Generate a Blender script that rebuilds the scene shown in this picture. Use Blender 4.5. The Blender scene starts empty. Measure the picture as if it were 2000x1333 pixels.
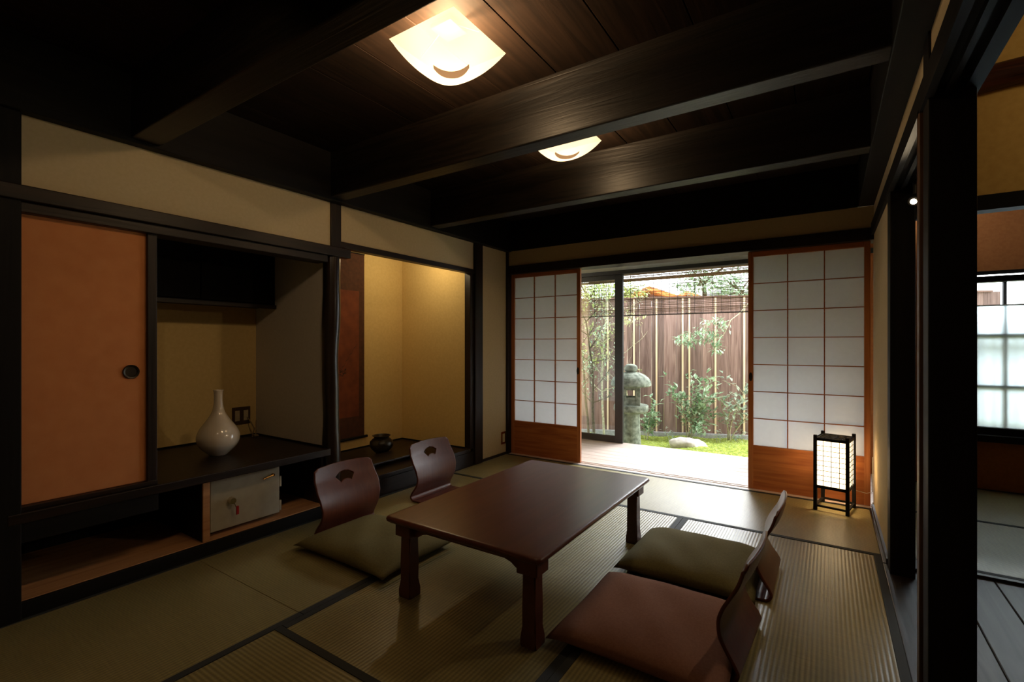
import bpy, bmesh, math, random
from mathutils import Vector, Matrix
random.seed(11)
C = bpy.context.scene.collection
SC = bpy.context.scene
PI = math.pi

# ------------------------------------------------------------------ camera, world, exposure
TH = math.radians(33.4); FPX = 937.0; CAM = Vector((2.651, -3.929, 1.08))
cam = bpy.data.cameras.new('camera'); cam_o = bpy.data.objects.new('camera', cam); C.objects.link(cam_o)
cam.sensor_width = 36; cam.lens = 36*FPX/2000; cam.shift_y = 6/2000; cam.clip_start = .02
cam_o.location = CAM; cam_o.rotation_euler = (PI/2, 0, TH)
SC.camera = cam_o
SC.view_settings.view_transform = 'Standard'; SC.view_settings.look = 'None'
SC.view_settings.gamma = 1; SC.view_settings.exposure = 0.0
SC.cycles.max_bounces = 10; SC.cycles.diffuse_bounces = 5; SC.cycles.transparent_max_bounces = 24
SC.cycles.sample_clamp_indirect = 6

w = bpy.data.worlds.new('overcast_sky'); SC.world = w; w.use_nodes = True
bgn = w.node_tree.nodes['Background']; bgn.inputs[0].default_value = (.90, .96, 1.0, 1); bgn.inputs[1].default_value = 9.5
sun = bpy.data.lights.new('hazy_sun', 'SUN'); sun.energy = 15; sun.angle = math.radians(40); sun.color = (.93, .97, 1)
sun_o = bpy.data.objects.new('hazy_sun', sun); C.objects.link(sun_o); sun_o.rotation_euler = (Vector((-.12, -.9, -.70))).to_track_quat('-Z', 'Y').to_euler()

def light(name, kind, loc, power, col, size=.05, rot=None, spot=None, parent=None, sy=None):
    l = bpy.data.lights.new(name, kind); l.energy = power; l.color = col
    if kind in ('POINT', 'SPOT'): l.shadow_soft_size = size
    if kind == 'AREA':
        l.size = size
        if sy: l.shape = 'RECTANGLE'; l.size_y = sy
    if spot: l.spot_size = math.radians(spot); l.spot_blend = .6
    o = bpy.data.objects.new(name, l); C.objects.link(o); o.location = loc
    if rot: o.rotation_euler = rot
    if parent: o.parent = parent
    return o

# a real point of the garden seen through a given pixel at a given depth
RR = Vector((math.cos(TH), math.sin(TH), 0)); FF = Vector((-math.sin(TH), math.cos(TH), 0))
FA = Vector((.412, 2.78)); FB = Vector((1.703, 3.275)); FN = (FB-FA).normalized(); FP = Vector((-FN.y, FN.x))
def ray(px, py): return FF + RR*((px-1000)/FPX) - Vector((0, 0, 1))*((py-672.5)/FPX)
def at(px, py, off):             # off = metres in front of the fence (negative: behind it)
    d = ray(px, py); t = ((FA-CAM.xy).dot(FP)-off)/d.xy.dot(FP); return CAM+d*t

# ------------------------------------------------------------------ materials
def S(r, g, b):
    f = lambda c: (c/255/12.92) if c <= 10 else ((c/255+.055)/1.055)**2.4
    return (f(r), f(g), f(b))
def newmat(name):
    m = bpy.data.materials.new(name); m.use_nodes = True; n = m.node_tree; n.nodes.clear()
    out = n.nodes.new('ShaderNodeOutputMaterial'); return m, n, out
def mat(name, a, b=None, rough=.6, scale=8, stretch=(1, 1, 1), bump=.0, bscale=None, spec=.5, metal=0, coat=0, detail=6, coord='Object', contrast=(.35, .65)):
    m, n, out = newmat(name); L = n.links.new
    p = n.nodes.new('ShaderNodeBsdfPrincipled'); L(p.outputs[0], out.inputs[0])
    p.inputs['Roughness'].default_value = rough; p.inputs['Metallic'].default_value = metal
    p.inputs['Specular IOR Level'].default_value = spec; p.inputs['Coat Weight'].default_value = coat
    p.inputs['Coat Roughness'].default_value = .15
    tc = n.nodes.new('ShaderNodeTexCoord'); mp = n.nodes.new('ShaderNodeMapping'); L(tc.outputs[coord], mp.inputs[0])
    mp.inputs['Scale'].default_value = stretch
    nz = n.nodes.new('ShaderNodeTexNoise'); nz.inputs['Scale'].default_value = scale; nz.inputs['Detail'].default_value = detail
    L(mp.outputs[0], nz.inputs['Vector'])
    if b is None: b = tuple(x*.85 for x in a)
    cr = n.nodes.new('ShaderNodeValToRGB'); cr.color_ramp.elements[0].position = contrast[0]; cr.color_ramp.elements[1].position = contrast[1]
    cr.color_ramp.elements[0].color = (*b, 1); cr.color_ramp.elements[1].color = (*a, 1)
    L(nz.outputs[0], cr.inputs[0]); L(cr.outputs[0], p.inputs['Base Color'])
    if bump:
        bp = n.nodes.new('ShaderNodeBump'); bp.inputs['Strength'].default_value = bump; bp.inputs['Distance'].default_value = .004
        src = nz
        if bscale:
            src = n.nodes.new('ShaderNodeTexNoise'); src.inputs['Scale'].default_value = bscale; src.inputs['Detail'].default_value = 4
            L(mp.outputs[0], src.inputs['Vector'])
        L(src.outputs[0], bp.inputs['Height']); L(bp.outputs[0], p.inputs['Normal'])
    return m
def wood(name, a, b, axis, rough=.45, spec=.3, coat=0, scale=6, bump=.25, coord='Object', vary=0):
    st = [1, 1, 1]; st['xyz'.index(axis)] = .06
    st = [s*4 for s in st]
    m = mat(name, a, b, rough, scale, tuple(st), bump, spec=spec, coat=coat, detail=8, contrast=(.3, .7), coord=coord)
    for nd in m.node_tree.nodes:
        if nd.type == 'TEX_NOISE': nd.inputs['Distortion'].default_value = 1.2
    if vary:                      # each board a slightly different tone
        n = m.node_tree; p = next(q for q in n.nodes if q.type == 'BSDF_PRINCIPLED'); cr = next(q for q in n.nodes if q.type == 'VALTORGB')
        ge = n.nodes.new('ShaderNodeNewGeometry'); mr = n.nodes.new('ShaderNodeMapRange'); mr.inputs[3].default_value = 1-vary; mr.inputs[4].default_value = 1+vary
        hs = n.nodes.new('ShaderNodeHueSaturation'); n.links.new(ge.outputs['Random Per Island'], mr.inputs[0]); n.links.new(mr.outputs[0], hs.inputs['Value'])
        n.links.new(cr.outputs[0], hs.inputs['Color']); n.links.new(hs.outputs[0], p.inputs['Base Color'])
    return m
def tatami(name, axis):           # ribs run along the given axis
    m, n, out = newmat(name); L = n.links.new
    p = n.nodes.new('ShaderNodeBsdfPrincipled'); L(p.outputs[0], out.inputs[0])
    p.inputs['Roughness'].default_value = .36; p.inputs['Specular IOR Level'].default_value = .6
    tc = n.nodes.new('ShaderNodeTexCoord')
    wv = n.nodes.new('ShaderNodeTexWave'); wv.bands_direction = 'X' if axis == 'y' else 'Y'
    wv.inputs['Scale'].default_value = 20.5; L(tc.outputs['Object'], wv.inputs['Vector'])
    mp = n.nodes.new('ShaderNodeMapping'); L(tc.outputs['Object'], mp.inputs[0])
    mp.inputs['Scale'].default_value = (3, 60, 1) if axis == 'y' else (60, 3, 1)
    nz = n.nodes.new('ShaderNodeTexNoise'); nz.inputs['Scale'].default_value = 3; nz.inputs['Detail'].default_value = 4; L(mp.outputs[0], nz.inputs['Vector'])
    cr = n.nodes.new('ShaderNodeValToRGB'); cr.color_ramp.elements[0].position = .3; cr.color_ramp.elements[1].position = .7
    cr.color_ramp.elements[0].color = (*S(138, 125, 82), 1); cr.color_ramp.elements[1].color = (*S(156, 142, 96), 1)
    L(nz.outputs[0], cr.inputs[0])
    mx = n.nodes.new('ShaderNodeMix'); mx.data_type = 'RGBA'; mx.blend_type = 'MULTIPLY'; mx.inputs[0].default_value = .42
    L(cr.outputs[0], mx.inputs[6]); L(wv.outputs[0], mx.inputs[7]); L(mx.outputs[2], p.inputs['Base Color'])
    bp = n.nodes.new('ShaderNodeBump'); bp.inputs['Strength'].default_value = .35; bp.inputs['Distance'].default_value = .0015
    L(wv.outputs[0], bp.inputs['Height']); L(bp.outputs[0], p.inputs['Normal'])
    return m
def glass(name, tint=(.93, .96, .97)):
    m, n, out = newmat(name); L = n.links.new
    t = n.nodes.new('ShaderNodeBsdfTransparent'); t.inputs[0].default_value = (*tint, 1)
    g = n.nodes.new('ShaderNodeBsdfGlossy'); g.inputs['Roughness'].default_value = .02
    fr = n.nodes.new('ShaderNodeFresnel'); fr.inputs[0].default_value = 1.5
    mx = n.nodes.new('ShaderNodeMixShader'); L(fr.outputs[0], mx.inputs[0]); L(t.outputs[0], mx.inputs[1]); L(g.outputs[0], mx.inputs[2]); L(mx.outputs[0], out.inputs[0])
    return m
def sheet(name, col, trans=.5, clear=0., emit=None, es=0., scale=30, var=.92):  # paper-like: part diffuse, part translucent
    m, n, out = newmat(name); L = n.links.new
    tc = n.nodes.new('ShaderNodeTexCoord'); nz = n.nodes.new('ShaderNodeTexNoise'); nz.inputs['Scale'].default_value = scale; nz.inputs['Detail'].default_value = 5
    L(tc.outputs['Object'], nz.inputs['Vector'])
    cr = n.nodes.new('ShaderNodeValToRGB'); cr.color_ramp.elements[0].color = (*[c*var for c in col], 1); cr.color_ramp.elements[1].color = (*col, 1); L(nz.outputs[0], cr.inputs[0])
    d = n.nodes.new('ShaderNodeBsdfDiffuse'); t = n.nodes.new('ShaderNodeBsdfTranslucent'); L(cr.outputs[0], d.inputs[0]); L(cr.outputs[0], t.inputs[0])
    mx = n.nodes.new('ShaderNodeMixShader'); mx.inputs[0].default_value = trans; L(d.outputs[0], mx.inputs[1]); L(t.outputs[0], mx.inputs[2]); last = mx
    if clear:
        c = n.nodes.new('ShaderNodeBsdfTransparent'); m2 = n.nodes.new('ShaderNodeMixShader'); m2.inputs[0].default_value = clear
        L(last.outputs[0], m2.inputs[1]); L(c.outputs[0], m2.inputs[2]); last = m2
    if emit:
        e = n.nodes.new('ShaderNodeEmission'); e.inputs[0].default_value = (*emit, 1); e.inputs[1].default_value = es
        ad = n.nodes.new('ShaderNodeAddShader'); L(last.outputs[0], ad.inputs[0]); L(e.outputs[0], ad.inputs[1]); last = ad
    L(last.outputs[0], out.inputs[0]); return m
def emission(name, col, s):
    m, n, out = newmat(name); e = n.nodes.new('ShaderNodeEmission'); e.inputs[0].default_value = (*col, 1); e.inputs[1].default_value = s
    n.links.new(e.outputs[0], out.inputs[0]); return m

DW1, DW2 = S(40, 26, 17), S(20, 13, 9)
M = {}
for ax in 'xyz':
    M['dark'+ax] = wood('dark_stained_wood_'+ax, DW1, DW2, ax, rough=.42)
    M['black'+ax] = wood('blackened_wood_'+ax, S(22, 18, 15), S(9, 7, 6), ax, rough=.6, spec=.18)
M['log'] = wood('polished_log_wood', S(44, 30, 21), S(16, 11, 9), 'z', rough=.3, coat=.2)
M['plate_b'] = mat('brown_plate', S(60, 44, 32), None, .6)
M['ceil'] = wood('soot_dark_ceiling_wood', S(44, 31, 22), S(27, 19, 13), 'y', rough=.75, spec=.12, vary=.2)
M['beam'] = wood('soot_dark_beam_wood', S(26, 19, 13), S(8, 6, 4), 'x', rough=.42, spec=.35, scale=9, bump=.5)
M['plaster'] = mat('sand_plaster', S(196, 178, 144), S(191, 173, 139), .9, 60, bump=.05, bscale=300, spec=.2)
M['plaster_lit_cool'] = mat('cool_lit_plaster', S(204, 196, 184), S(198, 190, 177), .9, 60, bump=.05, bscale=300, spec=.2)  # plaster with the cool light on the niche side wall painted into its colour
M['toko'] = mat('ochre_plaster', S(222, 194, 132), S(216, 187, 125), .9, 50, bump=.05, bscale=300, spec=.2)
M['orange'] = mat('russet_plaster', S(158, 98, 52), S(148, 90, 46), .9, 50, bump=.05, bscale=300, spec=.2)
M['tan'] = mat('tan_plaster', S(210, 176, 104), S(200, 164, 94), .9, 30, bump=.1, bscale=300, spec=.2)
M['fusuma'] = mat('orange_paper', S(206, 136, 86), S(196, 124, 76), .85, 14, bump=.05, bscale=90, spec=.2, contrast=(.25, .75))
M['cedar_z'] = wood('orange_cedar_z', S(190, 122, 74), S(160, 92, 50), 'z', rough=.5)
M['cedar_x'] = wood('orange_cedar_x', S(190, 118, 68), S(152, 84, 44), 'x', rough=.45, scale=8)
M['deck'] = wood('pale_deck_wood', S(224, 208, 198), S(192, 170, 158), 'x', rough=.32, spec=.7, vary=.08)
M['pine'] = wood('pale_pine', S(188, 140, 96), S(160, 110, 72), 'y', rough=.6)
M['lacquer'] = wood('red_brown_lacquer', S(92, 48, 34), S(78, 38, 27), 'y', rough=.32, spec=.45, bump=.03)
M['chair'] = wood('moulded_plywood', S(98, 50, 32), S(80, 38, 24), 'z', rough=.36, spec=.4, bump=.03)
M['heri'] = mat('dark_cloth_edging', S(42, 44, 44), S(32, 34, 34), .8, 400)
M['tat_y'] = tatami('tatami_ribs_y', 'y'); M['tat_x'] = tatami('tatami_ribs_x', 'x')
M['shoji'] = sheet('shoji_paper', (.80, .80, .80), .45)
M['andon'] = sheet('lamp_paper', (.9, .85, .75), .5, emit=(1, .80, .52), es=1.5)
M['black_metal'] = mat('black_anodised_metal', S(30, 28, 27), S(24, 22, 21), .4, 40)
M['porcelain'] = mat('white_porcelain', S(226, 212, 192), S(220, 205, 184), .12, 6, spec=.6, coat=.4)
M['bronze'] = mat('dark_bronze', S(52, 44, 30), S(30, 26, 18), .35, 12, metal=.3)
M['safe'] = mat('grey_enamel', S(168, 160, 140), S(160, 152, 132), .4, 20)
M['chrome'] = mat('chrome', S(220, 210, 190), None, .12, 5, metal=1)
M['brass'] = mat('brass', S(180, 130, 70), None, .25, 5, metal=1)
M['red'] = mat('red_plastic', S(150, 22, 18), None, .4, 20)
M['olive'] = mat('olive_cloth', S(108, 99, 64), S(98, 89, 56), .9, 140, bump=.2, bscale=500, spec=.15)
M['rose'] = mat('rust_rose_cloth', S(134, 94, 76), S(126, 86, 69), .9, 140, bump=.2, bscale=500, spec=.15)
M['plate'] = mat('bronze_plate', S(96, 74, 48), None, .4, 30, metal=.4)
M['ivory'] = mat('ivory_plastic', S(200, 184, 150), None, .4, 30)
M['scroll_o'] = mat('brown_brocade', S(84, 48, 26), S(70, 38, 20), .85, 30)
M['scroll_i'] = mat('russet_silk', S(124, 62, 30), S(104, 50, 24), .85, 10)
M['ink'] = mat('ink', S(50, 34, 22), None, .8, 30)
M['stone'] = mat('mossy_granite', S(140, 146, 132), S(92, 97, 86), .95, 22, bump=.5, bscale=70, spec=.2)
M['rock'] = mat('pale_rock', S(206, 200, 194), S(160, 150, 144), .9, 12, bump=.6, bscale=40, spec=.2)
M['moss'] = mat('bright_moss', S(166, 178, 84), S(108, 120, 48), 1, 26, bump=1, bscale=120, spec=.1)
M['gravel'] = mat('dark_soil', S(92, 80, 66), S(60, 52, 44), 1, 30, bump=.8, bscale=90)
M['fence'] = wood('weathered_cedar', S(134, 110, 100), S(90, 68, 60), 'z', rough=.8, scale=8, bump=.4, vary=.42)
M['fence_x'] = wood('weathered_cedar_cap', S(124, 96, 84), S(84, 62, 54), 'x', rough=.8, scale=10, bump=.4)
M['batten'] = wood('pale_batten', S(224, 204, 170), S(200, 176, 140), 'z', rough=.7)
M['bamboo'] = mat('bamboo_strip', S(150, 118, 76), S(112, 86, 54), .6, 60)
M['thread'] = mat('dark_thread', S(50, 40, 30), None, .9, 60)
M['bark'] = mat('pale_bark', S(176, 170, 140), S(120, 120, 90), .9, 40, bump=.4)
M['bark_d'] = mat('dark_bark', S(96, 84, 62), S(66, 56, 40), .9, 40, bump=.4)
M['concrete'] = mat('pale_concrete', S(150, 150, 150), S(128, 128, 128), .95, 30, bump=.3)
M['white_board'] = mat('pale_board', S(186, 186, 180), S(178, 178, 172), .8, 20)
M['roof'] = mat('orange_roof_tile', S(206, 116, 52), S(176, 90, 44), .8, 16, bump=.5)
M['grey_roof'] = mat('grey_roof_tile', S(150, 150, 156), S(110, 110, 116), .7, 16, bump=.5)
M['house'] = mat('house_render', S(196, 184, 168), S(180, 166, 150), .9, 12)
M['grey_floor'] = wood('worn_grey_floorboard', S(84, 82, 80), S(52, 50, 50), 'y', rough=.5, scale=5, vary=.15)
M['frost'] = sheet('frosted_glass', (.72, .79, .81), .78, scale=4, var=.97)
def leafmat(name, a, b, sheen=.4):
    m, n, out = newmat(name); L = n.links.new
    tc = n.nodes.new('ShaderNodeTexCoord'); nz = n.nodes.new('ShaderNodeTexNoise'); nz.inputs['Scale'].default_value = 18; L(tc.outputs['Object'], nz.inputs['Vector'])
    cr = n.nodes.new('ShaderNodeValToRGB'); cr.color_ramp.elements[0].position = .35; cr.color_ramp.elements[1].position = .65
    cr.color_ramp.elements[0].color = (*a, 1); cr.color_ramp.elements[1].color = (*b, 1); L(nz.outputs[0], cr.inputs[0])
    p = n.nodes.new('ShaderNodeBsdfPrincipled'); p.inputs['Roughness'].default_value = sheen; L(cr.outputs[0], p.inputs['Base Color'])
    t = n.nodes.new('ShaderNodeBsdfTranslucent'); L(cr.outputs[0], t.inputs[0])
    mx = n.nodes.new('ShaderNodeMixShader'); mx.inputs[0].default_value = .3; L(p.outputs[0], mx.inputs[1]); L(t.outputs[0], mx.inputs[2]); L(mx.outputs[0], out.inputs[0])
    return m
M['leaf'] = leafmat('glossy_leaf', S(96, 130, 92), S(188, 208, 178), .22)
M['leaf_grey'] = leafmat('silvery_leaf', S(110, 130, 110), S(182, 194, 172), .35)
M['leaf_light'] = leafmat('fresh_leaf', S(150, 168, 90), S(196, 208, 136), .4)
M['fern'] = leafmat('fern_leaf', S(92, 136, 92), S(140, 184, 130), .5)

# ------------------------------------------------------------------ mesh helpers
class MB:
    def __init__(s): s.bm = bmesh.new()
    def box(s, x0, x1, y0, y1, z0, z1, bev=0, seg=2):
        b = bmesh.new(); bmesh.ops.create_cube(b, size=1)
        for v in b.verts:
            v.co = Vector((x0+(v.co.x+.5)*(x1-x0), y0+(v.co.y+.5)*(y1-y0), z0+(v.co.z+.5)*(z1-z0)))
        if bev: bmesh.ops.bevel(b, geom=b.edges[:], offset=bev, segments=seg, affect='EDGES', profile=.5)
        return s.add(b)
    def add(s, b, mtx=None):
        me = bpy.data.meshes.new('tmp'); b.to_mesh(me); b.free()
        if mtx: me.transform(mtx)
        s.bm.from_mesh(me); bpy.data.meshes.remove(me); return s
    def tube(s, pts, r, n=8, cap=True):
        pts = [Vector(p) for p in pts]; rs = r if isinstance(r, (list, tuple)) else [r]*len(pts); rings = []
        for i, p in enumerate(pts):
            t = (pts[min(i+1, len(pts)-1)]-pts[max(i-1, 0)]).normalized()
            a = t.orthogonal().normalized() if i == 0 else (a-t*a.dot(t)).normalized()
            b = t.cross(a)
            rings.append([s.bm.verts.new(p+(a*math.cos(2*PI*k/n)+b*math.sin(2*PI*k/n))*rs[i]) for k in range(n)])
        for i in range(len(rings)-1):
            for k in range(n): s.bm.faces.new((rings[i][k], rings[i][(k+1) % n], rings[i+1][(k+1) % n], rings[i+1][k]))
        if cap: s.bm.faces.new(rings[0][::-1]); s.bm.faces.new(rings[-1])
        return s
    def lathe(s, prof, c=(0, 0, 0), n=40, wob=0):
        c = Vector(c); rings = []
        for r, z in prof:
            rings.append([s.bm.verts.new(c+Vector((math.cos(2*PI*k/n)*r*(1+wob*math.sin(3*k*2*PI/n+z*20)), math.sin(2*PI*k/n)*r*(1+wob*math.cos(2*k*2*PI/n)), z))) for k in range(n)])
        for i in range(len(rings)-1):
            for k in range(n): s.bm.faces.new((rings[i][k], rings[i][(k+1) % n], rings[i+1][(k+1) % n], rings[i+1][k]))
        if prof[0][0] > 1e-4: s.bm.faces.new(rings[0][::-1])
        if prof[-1][0] > 1e-4: s.bm.faces.new(rings[-1])
        return s
    def prism(s, poly, d0, d1, axis='y'):   # poly in the other two axes
        def co(a, b, d): return {'x': (d, a, b), 'y': (a, d, b), 'z': (a, b, d)}[axis]
        A = [s.bm.verts.new(co(a, b, d0)) for a, b in poly]; B = [s.bm.verts.new(co(a, b, d1)) for a, b in poly]
        s.bm.faces.new(A); s.bm.faces.new(B[::-1]); n = len(poly)
        for i in range(n): s.bm.faces.new((A[i], A[(i+1) % n], B[(i+1) % n], B[i]))
        return s
    def sphere(s, c, r, sc=(1, 1, 1), seg=20):
        b = bmesh.new(); bmesh.ops.create_uvsphere(b, u_segments=seg, v_segments=seg//2+2, radius=r)
        for v in b.verts: v.co = Vector((v.co.x*sc[0], v.co.y*sc[1], v.co.z*sc[2]))+Vector(c)
        return s.add(b)
    def leaf(s, p, d, L, W, up=Vector((0, 0, 1)), droop=.2):
        d = d.normalized(); side = d.cross(up)
        if side.length < .1: side = d.cross(Vector((1, 0, 0)))
        side.normalize(); nn = side.cross(d)
        m1 = p+d*L*.45; tip = p+d*L-nn*L*droop
        v = [s.bm.verts.new(q) for q in (p, m1+side*W*.5+nn*W*.15, tip, m1-side*W*.5+nn*W*.15, m1)]
        s.bm.faces.new((v[0], v[1], v[4])); s.bm.faces.new((v[1], v[2], v[4])); s.bm.faces.new((v[2], v[3], v[4])); s.bm.faces.new((v[3], v[0], v[4]))
    def build(s, name, m, parent=None, smooth=False, world=True):
        bmesh.ops.recalc_face_normals(s.bm, faces=s.bm.faces[:])
        if smooth:
            for f in s.bm.faces: f.smooth = True
            for e in s.bm.edges:
                if len(e.link_faces) == 2 and e.calc_face_angle(0) > .7: e.smooth = False
        me = bpy.data.meshes.new(name); s.bm.to_mesh(me); s.bm.free(); me.materials.append(m)
        o = bpy.data.objects.new(name, me); C.objects.link(o)
        if parent:
            o.parent = parent
            if world:                       # mesh was given in world coordinates: bring it to the parent's frame
                q = parent; mw = Matrix.Identity(4)
                while q: mw = q.matrix_basis @ mw; q = q.parent
                me.transform(mw.inverted())
        return o
def tag(o, label=None, cat=None, group=None, kind=None):
    if label: o['label'] = label
    if cat: o['category'] = cat
    if group: o['group'] = group
    if kind: o['kind'] = kind
    return o
def empty(name, loc=(0, 0, 0), rz=0, label=None, cat=None, group=None, kind=None):
    o = bpy.data.objects.new(name, None); C.objects.link(o); o.location = loc; o.rotation_euler = (0, 0, rz); o.empty_display_size = .1
    return tag(o, label, cat, group, kind)
def struct(name, mb, m, label=None, cat=None, smooth=False):
    return tag(mb.build(name, m, smooth=smooth), label, cat, kind='structure')
def single(name, mb, m, label, cat, group=None, smooth=False, origin=None):
    o = mb.build(name, m, smooth=smooth)
    if origin is not None:
        o.data.transform(Matrix.Translation(-Vector(origin))); o.location = origin
    return tag(o, label, cat, group)
def copy_tree(o, parent=None):
    c = o.copy(); C.objects.link(c)
    if parent: c.parent = parent
    for ch in [x for x in C.objects if x.parent == o]: copy_tree(ch, c)
    return c
B = lambda *a, **k: MB().box(*a, **k)

def fine(prof, k=5):               # smooth a turned profile
    out = []
    for i in range(len(prof)-1):
        p0, p1, p2, p3 = prof[max(i-1, 0)], prof[i], prof[i+1], prof[min(i+2, len(prof)-1)]
        for j in range(k):
            t = j/k; f = lambda a, b, c, d: .5*(2*b+(c-a)*t+(2*a-5*b+4*c-d)*t*t+(3*b-a-3*c+d)*t**3)
            out.append((max(0, f(p0[0], p1[0], p2[0], p3[0])), f(p0[1], p1[1], p2[1], p3[1])))
    return out+[prof[-1]]
# ------------------------------------------------------------------ floors
struct('floor', B(-.02, 6.2, -4.9, 1.1, -.12, -.055), M['grey_floor'])
f = MB()                                   # hall floorboards, grooved
x = 2.99
while x < 6.2: f.box(x, min(x+.147, 6.2), -4.9, -.86, -.054, -.012, bev=.003, seg=1); x += .15
struct('floor_hall', f, M['grey_floor'])
def mat_thing(x0, x1, y0, y1, axis, label, sides, z=-.055, group='tatami mats of the main room'):
    """axis: direction of the ribs; sides: which edges carry cloth edging (n, s, e, w)"""
    t = empty('tatami_mat', ((x0+x1)/2, (y0+y1)/2, z), 0, label, 'tatami mat', group)
    g = .0006
    B(x0+g, x1-g, y0+g, y1-g, z, 0, bev=.0012, seg=1).build('rush_cover', M['tat_'+axis], t)
    for s_ in sides:
        wd = .031
        c = {'n': (x0+g, x1-g, y1-wd, y1-g), 's': (x0+g, x1-g, y0+g, y0+wd), 'e': (x1-wd, x1-g, y0+g, y1-g), 'w': (x0+g, x0+wd, y0+g, y1-g)}[s_]
        B(*c, z+.002, .0025, bev=.001, seg=1).build('cloth_edging', M['heri'], t)
    return t
XR = 2.875
mat_thing(.012, .96, -.865, -.005, 'x', 'tatami half mat in the far left corner before the left sliding paper door', 'sn')
mat_thing(.96, XR, -.865, -.005, 'x', 'tatami mat with dark thin edging running along the garden opening', 'sn')
mat_thing(.0, .905, -2.79, -.865, 'y', 'tatami mat under the two left chairs beside the alcoves', 'ew')
mat_thing(.0, .905, -4.72, -2.79, 'y', 'tatami mat in the left foreground before the low cubby', 'ew')
mat_thing(.905, 1.9, -2.88, -.865, 'y', 'tatami mat under the low table', 'ew')
mat_thing(1.9, XR, -2.88, -.865, 'y', 'ribbed tatami mat under the right chairs beside the dark sill', 'ew')
mat_thing(.905, XR, -3.84, -2.88, 'x', 'tatami mat crossing the bottom of the picture in front of the table', 'ns')
struct('floor_room_south', B(.905, XR, -4.72, -3.842, -.055, -.001), M['tat_x'])
mat_thing(3.02, 4.93, .06, .98, 'x', 'grey-lit tatami mat under the window of the next room', 'sn', group='tatami mats of the next room')
mat_thing(3.02, 4.93, -.83, .06, 'x', 'tatami mat of the next room bordering the grey floorboards', 's', group='tatami mats of the next room')
struct('trim_1', B(XR, 2.99, -4.9, -.95, -.055, .001, bev=.003), M['darky'])           # sill between room and hall
struct('trim_2', B(XR, 3.02, -.95, .0, -.055, .004, bev=.003), M['darky'])
struct('trim_3', B(3.02, 6.2, -.862, -.832, -.055, .002, bev=.002), M['darkx'])
# threshold of the garden opening, with two running grooves
f = MB().box(.0, 2.9, -.004, .012, -.05, .002)
for a, b in ((.012, .04), (.064, .084), (.106, .15)): f.box(.0, 2.9, a, b, -.05, .002)
f.box(.0, 2.9, -.004, .15, -.055, -.006)
struct('trim_4', f, M['deck'])
struct('baseboard_left', B(-.01, .012, -.425, -.0, 0, .022), M['darky'])
struct('baseboard_right', B(2.888, 2.905, -.96, 0.0, 0, .03), M['darky'])
# ------------------------------------------------------------------ left wall
ZT = 1.985
for a_ in ((-.06, 0, -4.75, -3.605, 0, ZT), (-.06, 0, -3.418, -2.014, 1.695, ZT), (-.06, 0, -1.936, -.536, 1.745, ZT), (-.06, 0, -.421, -.019, 0, ZT)): struct('wall_left', B(*a_), M['plaster'])
# alcove with shelf
n = MB(); n.box(-.90, -.845, -3.7, -1.98, 0, 2.0)
struct('wall_niche_back', n, M['toko'])
struct('wall_niche_north', B(-.845, -.04, -2.03, -1.995, 0, 2.0), M['plaster_lit_cool'])
struct('wall_niche_south', B(-.845, -.04, -3.50, -3.46, 0, 2.0), M['plaster'])
struct('ceiling_niche', B(-.9, -.06, -3.7, -1.98, 1.95, 2.0), M['blacky'])
struct('wall_toko_back', B(-.90, -.85, -1.99, -.55, 0, 2.0), M['toko'])
struct('wall_toko_north', B(-.85, -.03, -.584, -.54, 0, 2.0), M['toko'])
struct('wall_toko_south', B(-.85, -.05, -1.990, -1.955, 0, 2.0), M['toko'])
struct('ceiling_toko', B(-.9, -.06, -1.99, -.55, 1.93, 1.98), M['blacky'])
# posts
def post(mb, m, label, smooth=False): return single('wooden_post', mb, m, label, 'post', smooth=smooth)
post(B(-.10, .028, -3.60, -3.42, 0, 2.28, bev=.004), M['blackz'], 'black squared post at the far left edge, beside the orange sliding door')
lg = MB(); rng = random.Random(4); pts = []; rs = []
for i in range(22):
    z = i/21*1.66; pts.append((-.026+.003*math.sin(z*5.1), -1.988+.004*math.sin(z*4+1)+.002*math.sin(z*11), z)); rs.append(.053+.003*math.sin(z*6)+.002*math.sin(z*15+2))
lg.tube(pts, rs, 18)
post(lg, M['log'], 'polished dark natural log post between the vase alcove and the scroll alcove', True)
post(B(-.07, .010, -2.013, -1.937, 1.655, 1.99, bev=.003), M['darkz'], 'short dark upright above the long rail, over the natural log post')
post(B(-.08, .022, -.535, -.422, 0, 1.99, bev=.004), M['darkz'], 'dark squared post between the scroll alcove and the far left corner')
post(B(-.03, .022, -.018, .15, 0, 1.99, bev=.002), M['darkz'], 'slim dark corner post left of the left paper door')
single('jamb_post', B(-.06, .004, -.586, -.534, .15, 1.712, bev=.002), M['darkz'], 'slim dark upright lining the right side of the scroll alcove', 'frame')
single('lintel_beam', B(-.05, .012, -1.945, -.533, 1.708, 1.747, bev=.003), M['darky'], 'thin dark lintel over the scroll alcove', 'lintel')
single('lintel_beam', B(-.02, .040, -3.66, -1.885, 1.640, 1.70, bev=.004), M['darky'], 'long dark rail running over the orange sliding door and the vase alcove', 'lintel')
single('lintel_beam', B(-.09, .02, -3.43, -2.045, 1.597, 1.64, bev=.003), M['darky'], 'grooved dark track directly above the orange sliding door', 'lintel')
single('divider_post', B(-.05, .0, -2.996, -2.958, .42, 1.6, bev=.002), M['darkz'], 'slim dark upright at the right edge of the orange sliding door', 'post')
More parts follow.
